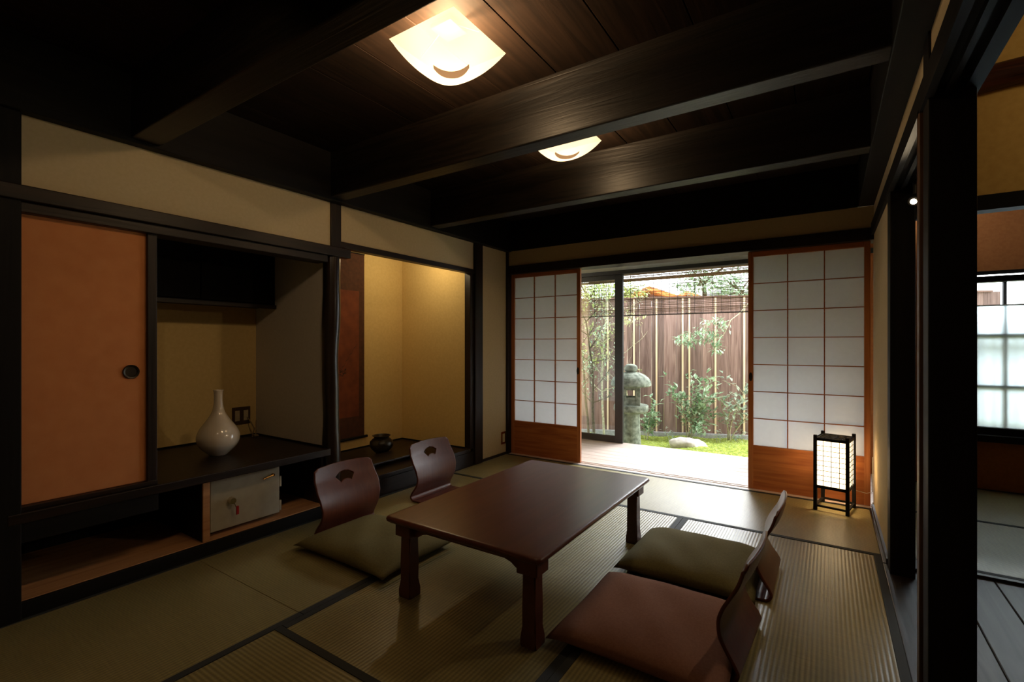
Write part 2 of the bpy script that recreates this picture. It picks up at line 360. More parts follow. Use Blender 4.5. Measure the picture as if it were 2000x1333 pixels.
# orange sliding door
d3 = empty('door_3', (-.03, -3.2, .44), 0, 'orange papered sliding door at the left', 'sliding door', kind='structure')
B(-.042, -.018, -3.44, -2.99, .44, 1.60, bev=.002).build('paper_panel', M['fusuma'], d3)
h = MB(); prof = [(0, .0), (.022, .0), (.024, .004), (.030, .006), (.032, .003), (.032, -.004)]
h.lathe(prof, n=28); hh = h.build('handle', M['bronze'], d3, True, world=False); hh.rotation_euler = (0, PI/2, 0); hh.location = (.016, .145, .513)
tag(hh, 'round black recessed pull')
B(-.046, -.044, -3.44, -2.99, .44, 1.6).build('back_lining', M['blackz'], d3)
# shelf and cubby
struct('wall_cubby_back', B(-.62, -.58, -3.46, -2.03, -.05, .375), M['blacky'])
single('alcove_shelf', B(-.845, .03, -3.46, -2.03, .378, .42, bev=.004), M['darky'], 'long dark polished shelf board carrying the white vase', 'shelf')
single('shelf_apron', B(-.012, .022, -3.43, -2.96, .30, .378, bev=.003), M['blacky'], 'black apron board under the orange sliding door', 'board')
single('door_track', B(-.06, .012, -3.43, -2.96, .42, .44, bev=.002), M['darky'], 'low dark track under the orange sliding door', 'track')
cd = empty('cubby_divider', (0, -2.742, .07), 0, 'upright board with a pale front edge left of the grey safe', 'board')
B(-.57, -.012, -2.758, -2.726, .07, .378).build('board', M['blackx'], cd)
B(-.012, .0, -2.759, -2.725, .07, .378, bev=.002).build('front_edge', M['pine'], cd)
single('cubby_side_panel', B(-.50, -.02, -2.065, -2.03, .07, .378, bev=.002), M['darkz'], 'dark side board at the right end of the cubby, beside the log post', 'board')
struct('floor_under', B(-1.0, .0, -4.9, .06, -.12, -.02), M['blackx'])
struct('trim_5', B(-.58, .0, -3.43, -2.03, .02, .07), M['pine'])
struct('trim_6', B(-.03, .014, -3.43, -2.03, -.05, .066, bev=.003), M['blacky'])
# wall cabinet over the vase
cb = empty('wall_cabinet', (-.84, -2.5, 1.33), 0, 'black wall cabinet high in the alcove above the white vase', 'cabinet')
B(-.845, -.60, -2.99, -2.03, 1.34, 1.95).build('body', M['blacky'], cb)
for i in range(2):
    B(-.598, -.585, -2.985+i*.475, -2.515+i*.475, 1.36, 1.93, bev=.002).build('door', M['blackz'], cb)
B(-.60, -.578, -2.99, -2.03, 1.325, 1.352, bev=.002).build('bottom_rail', M['darky'], cb)
# scroll alcove platform
single('alcove_platform', B(-.85, .0, -1.955, -.584, .118, .15, bev=.004), M['darky'], 'dark polished platform board of the scroll alcove, under the bronze pot', 'platform')
struct('trim_7', B(-.03, .002, -1.955, -.43, -.06, .118), M['darky'])
for nm, a in (('trim_8', (-.845, -.04, -2.036, -2.03, .42, .43)), ('trim_9', (-.845, -.837, -2.96, -2.03, .42, .43)), ('trim_10', (-.85, -.842, -1.955, -.584, .15, .16)), ('trim_11', (-.85, -.06, -.592, -.584, .15, .16))):
    struct(nm, B(*a), M['blacky'])
# ------------------------------------------------------------------ back wall
wb = MB(); wb.box(-.06, 2.96, 0, .05, 1.845, 1.99)
struct('wall_back', wb, M['plaster'])
single('lintel_beam', B(.0, 2.91, -.014, .15, 1.765, 1.845, bev=.004), M['darkx'], 'black grooved lintel running over both paper doors and the garden opening', 'lintel')
# ceiling of the veranda, its upper board and tracks
struct('ceiling_veranda', B(-.3, 3.1, .06, 1.06, 2.03, 2.06), M['white_board'])
struct('wall_veranda_left', B(-.36, -.30, .05, 1.12, -.3, 2.1), M['plaster'])
struct('wall_veranda_right', B(2.98, 3.04, .05, 1.04, -.3, 2.1), M['plaster'])
struct('trim_12', B(-.3, 3.0, 1.06, 1.09, 1.877, 2.05), M['white_board'])
struct('trim_13', B(-.3, 3.0, 1.03, 1.12, 1.837, 1.877), M['black_metal'])
# deck
dk = empty('veranda_deck', (1.4, .6, 0), 0, 'pale wooden veranda deck between the paper doors and the moss garden', 'deck')
for i in range(8):
    y0 = .152+i*.122; B(-.3, 2.98, y0, y0+.1205, -.03, 0, bev=.002, seg=1).build('deck_board', M['deck'], dk)
B(-.3, 2.98, 1.05, 1.13, -.04, -.002, bev=.003).build('outer_sill', M['deck'], dk)
B(-.3, 2.98, .16, 1.12, -.06, -.032).build('subframe', M['blackx'], dk)
B(-.3, 2.98, 1.09, 1.12, -.3, -.042).build('skirt_board', M['deck'], dk)
# paper sliding doors
def shoji(name, x0, x1, y, label, cols=3, rows=7):
    t = empty(name, ((x0+x1)/2, y, .006), 0, label, 'paper sliding door', kind='structure')
    z0, z1 = .004, 1.775; ya, yb = y-.014, y+.014
    zk = .315
    for a in ((x0, x0+.034), (x1-.034, x1)): B(a[0], a[1], ya, yb, z0, z1, bev=.002).build('stile', M['cedar_z'], t)
    B(x0+.034, x1-.034, ya, yb, z1-.045, z1, bev=.002).build('top_rail', M['cedar_x'], t)
    B(x0+.034, x1-.034, ya, yb, zk-.012, zk+.012, bev=.002).build('middle_rail', M['cedar_x'], t)
    B(x0+.034, x1-.034, ya+.004, yb-.004, z0, zk-.012).build('kick_panel', M['cedar_x'], t)
    B(x0+.03, x1-.03, y+.004, y+.0055, zk+.01, z1-.04).build('paper', M['shoji'], t)
    lt = MB(); xa, xb, za, zb = x0+.034, x1-.034, zk+.012, z1-.045
    for i in range(1, cols): xx = xa+(xb-xa)*i/cols; lt.box(xx-.0035, xx+.0035, ya+.003, y+.004, za, zb)
    for j in range(1, rows): zz = za+(zb-za)*j/rows; lt.box(xa, xb, ya+.004, y+.0035, zz-.003, zz+.003)
    lt.build('lattice', M['cedar_x'], t)
    return t
shoji('door_1', .026, .775, .052, 'left paper sliding door with three columns of panes')
shoji('door_2', 2.150, 2.885, .052, 'right paper sliding door behind the floor lantern')
for nm, xx in (('door_1', .752), ('door_2', 2.168)):
    p_ = bpy.data.objects[nm]; h = MB().lathe([(0, 0), (.010, 0), (.013, .002), (.015, .002), (.015, -.001)], n=20).build('finger_pull', M['bronze'], p_, True, world=False)
    h.rotation_euler = (PI/2, 0, 0); h.scale = (.8, 2.2, 1); h.location = (xx-p_.location.x, -.0145, .83)
# sliding glass door
w1 = empty('window_1', (.3, 1.08, 0), 0, 'black framed sliding glass door left of the garden opening', 'glass door', kind='structure')
for a in ((-.22, -.15), (.704, .795)): B(a[0], a[1], 1.06, 1.095, .004, 1.84, bev=.003).build('stile', M['black_metal'], w1)
B(-.15, .704, 1.062, 1.093, .004, .075, bev=.003).build('bottom_rail', M['black_metal'], w1)
B(-.15, .704, 1.062, 1.093, 1.785, 1.84, bev=.003).build('top_rail', M['black_metal'], w1)
B(-.16, .71, 1.076, 1.080, .07, 1.79).build('pane', glass('clear_glass'), w1)
w1b = empty('window_3', (2.5, 1.12, 0), 0, 'black framed glass door behind the right paper door', 'glass door', kind='structure')
for a in ((2.06, 2.12), (2.90, 2.96)): B(a[0], a[1], 1.06, 1.095, .004, 1.84, bev=.003).build('stile', M['black_metal'], w1b)
B(2.12, 2.9, 1.062, 1.093, .004, .075, bev=.003).build('bottom_rail', M['black_metal'], w1b)
B(2.12, 2.9, 1.062, 1.093, 1.785, 1.84, bev=.003).build('top_rail', M['black_metal'], w1b)
B(2.11, 2.91, 1.076, 1.080, .07, 1.79).build('pane', bpy.data.materials['clear_glass'], w1b)
# ------------------------------------------------------------------ right wall and posts
wr = MB()
wr.box(2.9, 2.94, -.965, .05, 0, 1.8)
struct('wall_right', wr, M['plaster'])
struct('wall_right_upper', B(2.9, 2.95, -4.75, .05, 1.875, 1.99), M['plaster'])
kg = MB().box(2.885, 3.005, -4.75, .05, 1.815, 1.875, bev=.003)
for a, b in ((2.885, 2.905), (2.93, 2.945), (2.97, 3.005)): kg.box(a, b, -4.75, .05, 1.795, 1.82)
single('lintel_beam', kg, M['blacky'], 'grooved black lintel running toward the viewer along the right side', 'lintel')
post(B(2.892, 2.985, -1.075, -.962, 0, 1.81, bev=.004), M['blackz'], 'black post at the near end of the white wall right of the floor lantern')
post(B(2.893, 2.998, -2.10, -2.01, -.02, 2.3, bev=.004), M['blackz'], 'broad black post in the right foreground')
post(B(2.885, 3.01, -1.998, -1.955, -.02, 1.81, bev=.003), wood('tobacco_brown_wood', S(104, 76, 54), S(70, 48, 34), 'z'), 'thin brown upright against the left side of the broad black post')
# small spotlight under the lintel
sp = empty('spotlight', (2.965, -1.22, 1.795), 0, 'small lit halogen spotlight under the right lintel', 'spotlight')
MB().tube([(2.965, -1.22, 1.795), (2.965, -1.22, 1.735)], .006).build('stem', M['black_metal'], sp)
dirv = (Vector((2.2, -2.6, .5))-Vector((2.965, -1.22, 1.7))).normalized(); c0 = Vector((2.968, -1.215, 1.712))
MB().tube([c0-dirv*.03, c0-dirv*.02, c0+dirv*.02], [.012, .02, .022], 16).build('lamp_head', M['black_metal'], sp, True)
MB().tube([c0+dirv*.0205, c0+dirv*.023], .012, 16).build('bulb', emission('halogen_glow', (1, .82, .55), 18), sp)
light('halogen_beam', 'SPOT', c0+dirv*.04, 14, (1, .78, .5), .015, rot=dirv.to_track_quat('-Z', 'Y').to_euler(), spot=120)
# ------------------------------------------------------------------ ceiling and beams
c = MB(); x = -.1; k = 0
seams = [1.648+.29*i for i in range(-8, 20)]
for i in range(len(seams)-1):
    if seams[i] < 3.0: c.box(seams[i]+.0015, seams[i+1]-.0015, -4.8, .06, 2.28, 2.31, bev=.002, seg=1)
struct('ceiling', c, M['ceil'])
struct('ceiling_roof', B(-.95, 3.1, -4.85, .06, 2.312, 2.36), M['blackx'])
for y0, y1, lb in ((-1.15, -1.05, 'dark beam nearest the garden wall, under the ceiling'), (-2.05, -1.95, 'dark beam hiding part of the smaller ceiling lamp'), (-3.08, -2.965, 'dark beam on the near side of the larger ceiling lamp'), (-4.1, -4.0, 'dark beam above the viewer, nearest the near wall')):
    single('ceiling_beam', B(.05, 2.82, y0, y1, 2.0, 2.29, bev=.006), M['beam'], lb, 'beam', 'exposed ceiling beams')
single('wall_plate_beam', B(-.04, .055, -4.8, .0, 1.985, 2.29, bev=.004), M['blacky'], 'black wall plate running along the top of the left wall', 'beam')
single('wall_plate_beam', B(2.815, 2.95, -4.8, .0, 1.990, 2.35, bev=.004), M['blacky'], 'black beam running along the top of the right side', 'beam')
single('wall_plate_beam', B(.055, 2.815, -.01, .06, 1.990, 2.29, bev=.004), M['blackx'], 'black beam over the white band above the garden opening', 'beam')
struct('wall_south', B(-.1, 6.2, -4.9, -4.76, -.05, 2.7), M['plaster'])
# ------------------------------------------------------------------ next room and hall
struct('ceiling_hall', B(2.95, 6.2, -4.9, 1.1, 2.62, 2.68), M['blackx'])
struct('wall_hall_right', B(6.15, 6.2, -4.9, 1.1, -.05, 2.7), M['orange'])
struct('wall_hall_upper', B(2.95, 3.02, -4.8, .05, 1.99, 2.66), M['tan'])
struct('wall_hall_lintel', B(3.02, 6.15, -.87, -.80, 1.77, 2.62), M['tan'])
single('lintel_beam', B(3.01, 6.15, -.88, -.79, 1.70, 1.77, bev=.003), M['blackx'], 'dark straight lintel across the opening to the next room', 'lintel')
cl = MB(); cl.tube([(3.0+i*.2, -.90+.01*math.sin(i), 2.235+.05*math.sin(i*.7+.2)+(.02 if i else 0)) for i in range(17)], [.052+.008*math.sin(i*1.3) for i in range(17)], 14)
single('log_beam', cl, wood('reddish_log', S(92, 52, 34), S(36, 24, 18), 'x', rough=.4), 'curved dark natural log beam crossing the tan wall at the right edge', 'beam', smooth=True)
struct('wall_window_side', MB().box(2.94, 3.36, 1.05, 1.10, -.3, 2.62).box(4.6, 6.2, 1.05, 1.10, -.3, 2.62).box(3.36, 4.6, 1.05, 1.10, -.3, .36).box(3.36, 4.6, 1.05, 1.1, 1.62, 2.62), M['orange'])
w2 = empty('window_2', (4.0, 1.05, .4), 0, 'frosted window with dark frame in the next room', 'window', kind='structure')
for nm, a in (('stile', (3.36, 3.42, 1.03, 1.11, .40, 1.62)), ('stile', (4.54, 4.6, 1.03, 1.11, .4, 1.62)), ('top_rail', (3.36, 4.6, 1.03, 1.11, 1.545, 1.59)), ('head_board', (3.3, 4.66, 1.0, 1.05, 1.60, 1.625)), ('bottom_rail', (3.36, 4.6, 1.03, 1.09, .40, .455)), ('sill', (3.3, 4.66, .98, 1.05, .352, .402))):
    B(*a, bev=.003).build(nm, M['blackx'], w2)
for i in range(7):
    xx = 3.589+i*.164; B(xx-.009, xx+.009, 1.083, 1.12, .45, 1.55, bev=.001).build('lattice_bar', M['blackz'], w2)
for zz in (.762, 1.148): B(3.42, 4.54, 1.078, 1.10, zz-.011, zz+.011).build('cross_bar', M['blackx'], w2)
B(3.42, 4.54, 1.070, 1.074, .45, 1.372).build('frosted_pane', M['frost'], w2)
B(3.42, 4.54, 1.060, 1.064, 1.372, 1.55).build('clear_pane', bpy.data.materials['clear_glass'], w2)
B(3.42, 4.54, 1.058, 1.078, 1.366, 1.376).build('pane_edge', M['white_board'], w2)
sf = empty('slatted_screen', (4, 1.18, 0), 0, 'pale vertical slat screen standing outside the frosted window', 'screen')
s_ = MB()
for i in range(26): s_.box(3.3+i*.06, 3.3+i*.06+.026, 1.17, 1.19, .2, 1.30)
s_.build('slats', M['batten'], sf); B(3.28, 4.9, 1.192, 1.21, .5, .56).box(3.28, 4.9, 1.192, 1.21, 1.1, 1.16).build('rails', M['batten'], sf)
for xx in (3.3, 4.8): B(xx, xx+.06, 1.17, 1.23, -.3, 1.2).build('upright', M['batten'], sf)
# assumed hall light fitting, added out of view to warm the tan wall
hl = empty('assumed_hall_lamp', (4.2, -1.5, 2.62), 0, 'assumed round warm hall ceiling lamp, out of view above the grey floorboards', 'ceiling lamp')
MB().lathe([(.0, 0), (.14, 0), (.14, -.03), (.10, -.06), (.0, -.07)], (4.2, -1.5, 2.615)).build('lamp_shade', emission('hall_glow', (1, .66, .33), 3.0), hl, True)
light('assumed_hall_light', 'POINT', (4.2, -1.5, 2.48), 10, (1, .73, .42), .1)
# ------------------------------------------------------------------ ceiling lamps
M['lampshade'] = sheet('glowing_washi', (.085, .074, .055), .5, clear=.2, emit=(1, .76, .42), es=1.05, scale=10)
def ceiling_lamp(cx, cy, label, power):
    t = empty('ceiling_lamp', (cx, cy, 2.28), 0, label, 'ceiling lamp', 'square ceiling lamps')
    hw = .155; zr = 2.205; N = 28; mb = MB(); g = []
    for i in range(N+1):
        row = []
        for j in range(N+1):
            u = -1+2*i/N; v = -1+2*j/N
            d = .115*((1-abs(u)**2.2)*(1-abs(v)**2.2))**.5
            up = 0
            # shallow folded creases toward the corners
            row.append(mb.bm.verts.new((cx+u*hw, cy+v*hw, zr-d-up)))
        g.append(row)
    for i in range(N):
        for j in range(N):
            u = -1+2*(i+.5)/N; v = -1+2*(j+.5)/N
            a = math.atan2(v, u-.0)
            # fan shaped finger slot beneath
            rr = math.hypot(u+.10, v+.42); an = math.degrees(math.atan2(v+.42, u+.10))
            if .28 < rr < .44 and 40 < an < 140 and False: continue
            mb.bm.faces.new((g[i][j], g[i+1][j], g[i+1][j+1], g[i][j+1]))
    for f_ in mb.bm.faces: f_.smooth = True
    mb.build('lamp_shade', M['lampshade'], t)
    # slot: dark fan shaped opening on the belly of the shade
    sl = MB(); rows = []
    for k in range(15):
        tt = -1+2*k/14; col = []
        for q in range(5):
            w_ = .044*(1-abs(tt)**3*.6)*q/4          # crescent running across the view of the door side
            px_ = .030+tt*.052+(w_-.02*(tt*tt))*-.62; py_ = -.020+tt*.040+(w_-.02*(tt*tt))*.80
            ux = px_/hw; vx = py_/hw
            d = .115*((1-abs(ux)**2.2)*(1-abs(vx)**2.2))**.5
            col.append(sl.bm.verts.new((cx+px_, cy+py_, zr-d-.0012)))
        rows.append(col)
    for k in range(14):
        for q in range(4): sl.bm.faces.new((rows[k][q], rows[k+1][q], rows[k+1][q+1], rows[k][q+1]))
    tag(sl.build('finger_slot', sheet('slot_shade', (.010, .006, .003), .8, emit=(1, .55, .25), es=.36), t, True), 'brown fan shaped slot')
    B(cx-.05, cx+.05, cy-.05, cy+.05, 2.262, 2.28, bev=.003).build('ceiling_plate', M['plate_b'], t)
    for sx in (-1, 1): MB().tube([(cx+sx*.045, cy, 2.27), (cx+sx*(hw-.01), cy, zr+.004)], .003).build('bracket', M['black_metal'], t)
    light('lamp_bulb', 'POINT', (cx, cy, 2.185), power, (1, .68, .37), .035, parent=None)
    return t
ceiling_lamp(1.455, -2.548, 'larger square paper-like ceiling lamp glowing near the top of the picture', 42)
ceiling_lamp(1.45, -1.60, 'smaller square ceiling lamp half hidden behind a dark beam', 28)
# ------------------------------------------------------------------ low table
tb = empty('low_table', (1.45, -1.905, 0), 0, 'low rectangular red-brown lacquered table in the middle of the room', 'low table')
x0, x1, y0, y1 = 1.065, 1.835, -2.52, -1.305
mb = MB(); rings = []
for ins, z in ((.020, .3455), (.011, .345), (.005, .343), (.0015, .339), (.0, .333), (.002, .327), (.007, .3225), (.012, .320), (.013, .318)):
    rad = .024-ins*.6; ring = []
    for qx, qy, a0 in ((x1-ins-rad, y1-ins-rad, 0), (x0+ins+rad, y1-ins-rad, 90), (x0+ins+rad, y0+ins+rad, 180), (x1-ins-rad, y0+ins+rad, 270)):
        for k in range(7): an = math.radians(a0+15*k); ring.append(mb.bm.verts.new((qx+rad*math.cos(an), qy+rad*math.sin(an), z)))
    rings.append(ring)
n_ = len(rings[0])
for i in range(len(rings)-1):
    for k in range(n_): mb.bm.faces.new((rings[i][k], rings[i][(k+1) % n_], rings[i+1][(k+1) % n_], rings[i+1][k]))
mb.bm.faces.new(rings[0]); mb.bm.faces.new(rings[-1][::-1])
mb.build('tabletop', M['lacquer'], tb, True)
ap = MB(); ix0, ix1, iy0, iy1 = 1.12, 1.79, -2.475, -1.35
ap.box(ix0+.03, ix1-.03, iy0+.018, iy0+.034, .285, .318).box(ix0+.03, ix1-.03, iy1-.034, iy1-.018, .285, .318)
ap.box(ix0+.018, ix0+.034, iy0+.03, iy1-.03, .295, .318).box(ix1-.034, ix1-.018, iy0+.03, iy1-.03, .295, .318)
ap.build('apron', M['lacquer'], tb)
for sx in (0, 1):
    for sy in (0, 1):
        dx = 1 if sx == 0 else -1; dy = 1 if sy == 0 else -1
        cx_ = ix0 if sx == 0 else ix1; cy_ = iy0 if sy == 0 else iy1
        lgm = MB(); rings = []
        for z, s0 in ((0, .064), (.004, .068), (.03, .064), (.07, .057), (.14, .054), (.262, .054)):
            o0 = 0  # outer faces flare slightly too
            e_ = (s0-.054)/2
            a, b2 = sorted((cx_-dx*e_, cx_+dx*(.054+e_))); c1, d1 = sorted((cy_-dy*e_, cy_+dy*(.054+e_)))
            rings.append([lgm.bm.verts.new(q) for q in ((a, c1, z), (b2, c1, z), (b2, d1, z), (a, d1, z))])
        for i in range(len(rings)-1):
            for k in range(4): lgm.bm.faces.new((rings[i][k], rings[i][(k+1) % 4], rings[i+1][(k+1) % 4], rings[i+1][k]))
        lgm.bm.faces.new(rings[0][::-1]); lgm.bm.faces.new(rings[-1])
        bmesh.ops.bevel(lgm.bm, geom=[e for e in lgm.bm.edges if abs(e.verts[0].co.z-e.verts[1].co.z) > .003], offset=.005, segments=2, affect='EDGES')
        leg = lgm.build('leg', M['lacquer'], tb)
        br = MB(); a, b2 = sorted((cx_-dx*.004, cx_+dx*.058)); c1, d1 = sorted((cy_-dy*.004, cy_+dy*.058))
        br.box(a-.012, b2+.012, c1-.012, d1+.012, .262, .318, bev=.004)
        # ogee brackets along both aprons
        og = [(0, .318), (.17, .318), (.165, .302), (.15, .298), (.135, .287), (.11, .28), (.09, .266), (.07, .262), (0, .262)]
        br.prism([(cx_+dx*u, z) for u, z in og], cy_+dy*.012, cy_+dy*.036, 'y')
        og2 = [(0, .318), (.13, .318), (.125, .300), (.11, .296), (.10, .284), (.085, .278), (.07, .264), (0, .262)]
        br.prism([(cy_+dy*u, z) for u, z in og2], cx_+dx*.012, cx_+dx*.036, 'x')
        br.build('corner_bracket', M['lacquer'], tb)
# ------------------------------------------------------------------ legless chairs and cushions
def chair_mesh():
    prof = []                                     # (x, z) from the seat front, along the floor, up the back
    for i in range(22): prof.append((.44-.41*i/21, .006))
    for i in range(1, 9): a = i/8*PI/2; prof.append((.03-.028*math.sin(a), .006+.028*(1-math.cos(a))))
    key = [(.002, .034), (.014, .060), (.034, .095), (.048, .135), (.045, .18), (.029, .23), (.008, .27), (-.014, .31), (-.028, .35), (-.036, .388)]
    for k in range(len(key)-1):
        p0 = key[max(k-1, 0)]; p1 = key[k]; p2 = key[k+1]; p3 = key[min(k+2, len(key)-1)]
        for i in range(1, 9):
            t = i/8; f_ = lambda a, b, c_, d: .5*((2*b)+(-a+c_)*t+(2*a-5*b+4*c_-d)*t*t+(-a+3*b-3*c_+d)*t**3)
            prof.append((f_(p0[0], p1[0], p2[0], p3[0]), f_(p0[1], p1[1], p2[1], p3[1])))
    def hw(i):
        x, z = prof[i]
        if i < 30: return .205
        k = [(.0, .208), (.04, .201), (.10, .194), (.15, .196), (.20, .205), (.25, .211), (.30, .207), (.36, .199), (.40, .195)]
        for q in range(len(k)-1):
            if k[q][0] <= z <= k[q+1][0]:
                t = (z-k[q][0])/(k[q+1][0]-k[q][0]); t = t*t*(3-2*t); return k[q][1]*(1-t)+k[q+1][1]*t
        return .19
    NU = 96; bm = bmesh.new(); uv = {}
    g = []
    for i, (x, z) in enumerate(prof):
        row = []
        for j in range(NU+1):
            u = -1+2*j/NU; y = u*hw(i); bulge = 0; zz = z; xx = x
            if z > .05: xx += .018*min(1, (z-.05)/.15)*(u*u)        # wraps slightly around the sitter
            if z > .36: # rounded top corners and slightly bowed top edge
                zz = z-.010*abs(u)**2*(z-.36)/.028 - max(0, abs(u)-.88)**1.2*.5*(z-.36)/.028*.4
            v = bm.verts.new((xx, y, zz)); uv[v] = (y, zz); row.append(v)
        g.append(row)
    # hand hole: an open fan
    def fan(y, z):
        dz = z-.235; r = math.hypot(y, dz); a = math.degrees(math.atan2(y, dz)); return .056 < r < .098 and abs(a) < 42 and dz > 0
    cut = []
    for i in range(len(prof)-1):
        for j in range(NU):
            q = (g[i][j], g[i+1][j], g[i+1][j+1], g[i][j+1])
            cy = sum(uv[v][0] for v in q)/4; cz = sum(uv[v][1] for v in q)/4
            if i > 34 and fan(cy, cz): continue
            bm.faces.new(q)
    out = [(.098*math.sin(math.radians(a)), .235+.098*math.cos(math.radians(a))) for a in range(-42, 43, 2)]
    inn = [(.056*math.sin(math.radians(a)), .235+.056*math.cos(math.radians(a))) for a in range(42, -43, -2)]
    loop = out+inn; dense = []
    for k in range(len(loop)):
        a, b = loop[k], loop[(k+1) % len(loop)]
        for t in range(6): dense.append((a[0]+(b[0]-a[0])*t/6, a[1]+(b[1]-a[1])*t/6))
    bm.verts.ensure_lookup_table()
    for v in bm.verts:
        if v.is_boundary and abs(uv[v][0]) < .09 and .25 < uv[v][1] < .35:
            y, z = uv[v]; q = min(dense, key=lambda p: (p[0]-y)**2+(p[1]-z)**2); v.co.y = q[0]; v.co.z = q[1]
    bmesh.ops.delete(bm, geom=[v for v in bm.verts if not v.link_faces], context='VERTS')
    bmesh.ops.recalc_face_normals(bm, faces=bm.faces[:])
    for f_ in bm.faces: f_.smooth = True
    me = bpy.data.meshes.new('chair_shell'); bm.to_mesh(me); bm.free(); me.materials.append(M['chair']); return me
def split_chair():
    """seat and back are separate meshes cut from one moulded shell"""
    me = chair_mesh(); outs = []
    for part in (0, 1):
        bm = bmesh.new(); bm.from_mesh(me)
        def is_seat(f_): return f_.calc_center_median().x > .03 and f_.calc_center_median().z < .02
        bmesh.ops.delete(bm, geom=[f_ for f_ in bm.faces if is_seat(f_) != (part == 0)], context='FACES')
        m2 = bpy.data.meshes.new('seat' if part == 0 else 'backrest'); bm.to_mesh(m2); bm.free(); m2.materials.append(M['chair']); outs.append(m2)
    bpy.data.meshes.remove(me); return outs
SEAT, BACK = split_chair()
def chair(x, y, rz, label):
    t = empty('floor_chair', (x, y, 0), rz, label, 'legless chair', 'moulded legless floor chairs')
    for nm, me in (('seat', SEAT), ('backrest', BACK)):
        o = bpy.data.objects.new(nm, me); C.objects.link(o); o.parent = t
        if nm == 'seat': o.location.z = .0
        so = o.modifiers.new('thickness', 'SOLIDIFY'); so.thickness = .011; so.offset = 0
    return t
chair(.285, -2.115, 0, 'moulded brown floor chair at the near left of the table, before the vase alcove')
chair(.255, -1.36, .0, 'moulded brown floor chair at the far left of the table, before the scroll alcove')
chair(2.425, -2.075, PI-.05, 'moulded floor chair behind the rose-brown cushion, seen edge-on')
chair(2.455, -1.47, PI, 'moulded floor chair behind the olive cushion on the right, farther from the viewer')
def cushion(cx, cy, sx, sy, h, m, label, rz=0, seed=0, crease=.004):
    rg = random.Random(seed); bm = bmesh.new(); N = 30; vt = {}
    ph = [rg.uniform(0, 6) for _ in range(6)]
    for side in (1, -1):
        for i in range(N+1):
            for j in range(N+1):
                edge = i in (0, N) or j in (0, N)
                if side == -1 and edge: vt[(side, i, j)] = vt[(1, i, j)]; continue
                u = -1+2*i/N; v = -1+2*j/N
                # rounded outline: edges pulled in between pointed corners
                px = u*sx/2*(1-.045*(1-v*v)*abs(u)**3); py = v*sy/2*(1-.045*(1-u*u)*abs(v)**3)
                th = ((1-abs(u)**3.2)*(1-abs(v)**3.2)); th = max(th, 0)**.55
                z = .012+.026*(1-.5*(abs(u)**4*abs(v)**4))
                if side == 1: z += (h-.038)*th+crease*th*(math.sin(5*u+ph[0])*math.sin(4*v+ph[1])+.6*math.sin(9*u+7*v+ph[2]))
                else: z -= .024*min(1, th*2.2)
                vt[(side, i, j)] = bm.verts.new((px, py, z))
    for side in (1, -1):
        for i in range(N):
            for j in range(N):
                q = [vt[(side, i, j)], vt[(side, i+1, j)], vt[(side, i+1, j+1)], vt[(side, i, j+1)]]
                bm.faces.new(q if side == 1 else q[::-1])
    for f_ in bm.faces: f_.smooth = True
    mb = MB(); mb.bm.free(); mb.bm = bm
    o = mb.build('floor_cushion', m); o.location = (cx, cy, .002); o.rotation_euler = (0, 0, rz)
    return tag(o, label, 'cushion', 'square floor cushions')
cushion(.655, -2.20, .68, .53, .085, M['olive'], 'olive cushion on the near left floor chair, partly under the table', 0, 1)
cushion(.745, -1.375, .56, .50, .072, M['olive'], 'olive cushion on the far left floor chair, mostly hidden by the table', 0, 2)
cushion(2.105, -2.13, .60, .60, .085, M['rose'], 'rose-brown cushion in the right foreground', 0, 3)
cushion(2.105, -1.50, .60, .56, .10, M['olive'], 'plump olive cushion on the right, behind the rose-brown one', 0, 4)
# ------------------------------------------------------------------ floor lantern
fl = empty('floor_lantern', (2.686, -.139, 0), -.19, 'lit square floor lantern of dark wood and paper in the right corner', 'floor lantern')
wx, wy, hz = .0875, .105, .486
for sx in (-1, 1):
    for sy in (-1, 1):
        B(sx*wx-.010, sx*wx+.010, sy*wy-.010, sy*wy+.010, 0, hz+.002, bev=.0015).build('leg', M['blackz'], fl, world=False)
for z in (.030, .155, .462):
    hgt = .006 if z < .1 else .009
    fr = MB()
    for sy in (-1, 1): fr.box(-wx, wx, sy*wy-.006, sy*wy+.006, z-hgt, z+hgt)
    for sx in (-1, 1): fr.box(sx*wx-.006, sx*wx+.006, -wy, wy, z-hgt, z+hgt)
    fr.build('rail', M['blackx'], fl, world=False)
zb, zt = .164, .453
pp = MB()
for sy in (-1, 1): pp.box(-wx+.008, wx-.008, sy*(wy-.002)-.0005, sy*(wy-.002)+.0005, zb, zt)
for sx in (-1, 1): pp.box(sx*(wx-.002)-.0005, sx*(wx-.002)+.0005, -wy+.008, wy-.008, zb, zt)
pp.box(-wx+.008, wx-.008, -wy+.008, wy-.008, .4545, .4555)
pp.build('paper_shade', M['andon'], fl, world=False)
lt = MB()
for sy in (-1, 1):
    for i in range(1, 4): x = -wx+2*wx*i/4; lt.box(x-.0012, x+.0012, sy*wy-.003, sy*wy+.0035, zb, zt)
    for j in range(1, 9): z = zb+(zt-zb)*j/9; lt.box(-wx, wx, sy*wy-.003, sy*wy+.003, z-.0012, z+.0012)
for sx in (-1, 1):
    for i in range(1, 4): y = -wy+2*wy*i/4; lt.box(sx*wx-.001, sx*wx+.0025, y-.0012, y+.0012, zb, zt)
    for j in range(1, 9): z = zb+(zt-zb)*j/9; lt.box(sx*wx-.001, sx*wx+.002, -wy, wy, z-.0012, z+.0012)
lt.build('lattice', M['blackz'], fl, world=False)
tp = MB()
for y in (-.052, 0, .052): tp.box(-wx, wx, y-.003, y+.003, .458, .466)
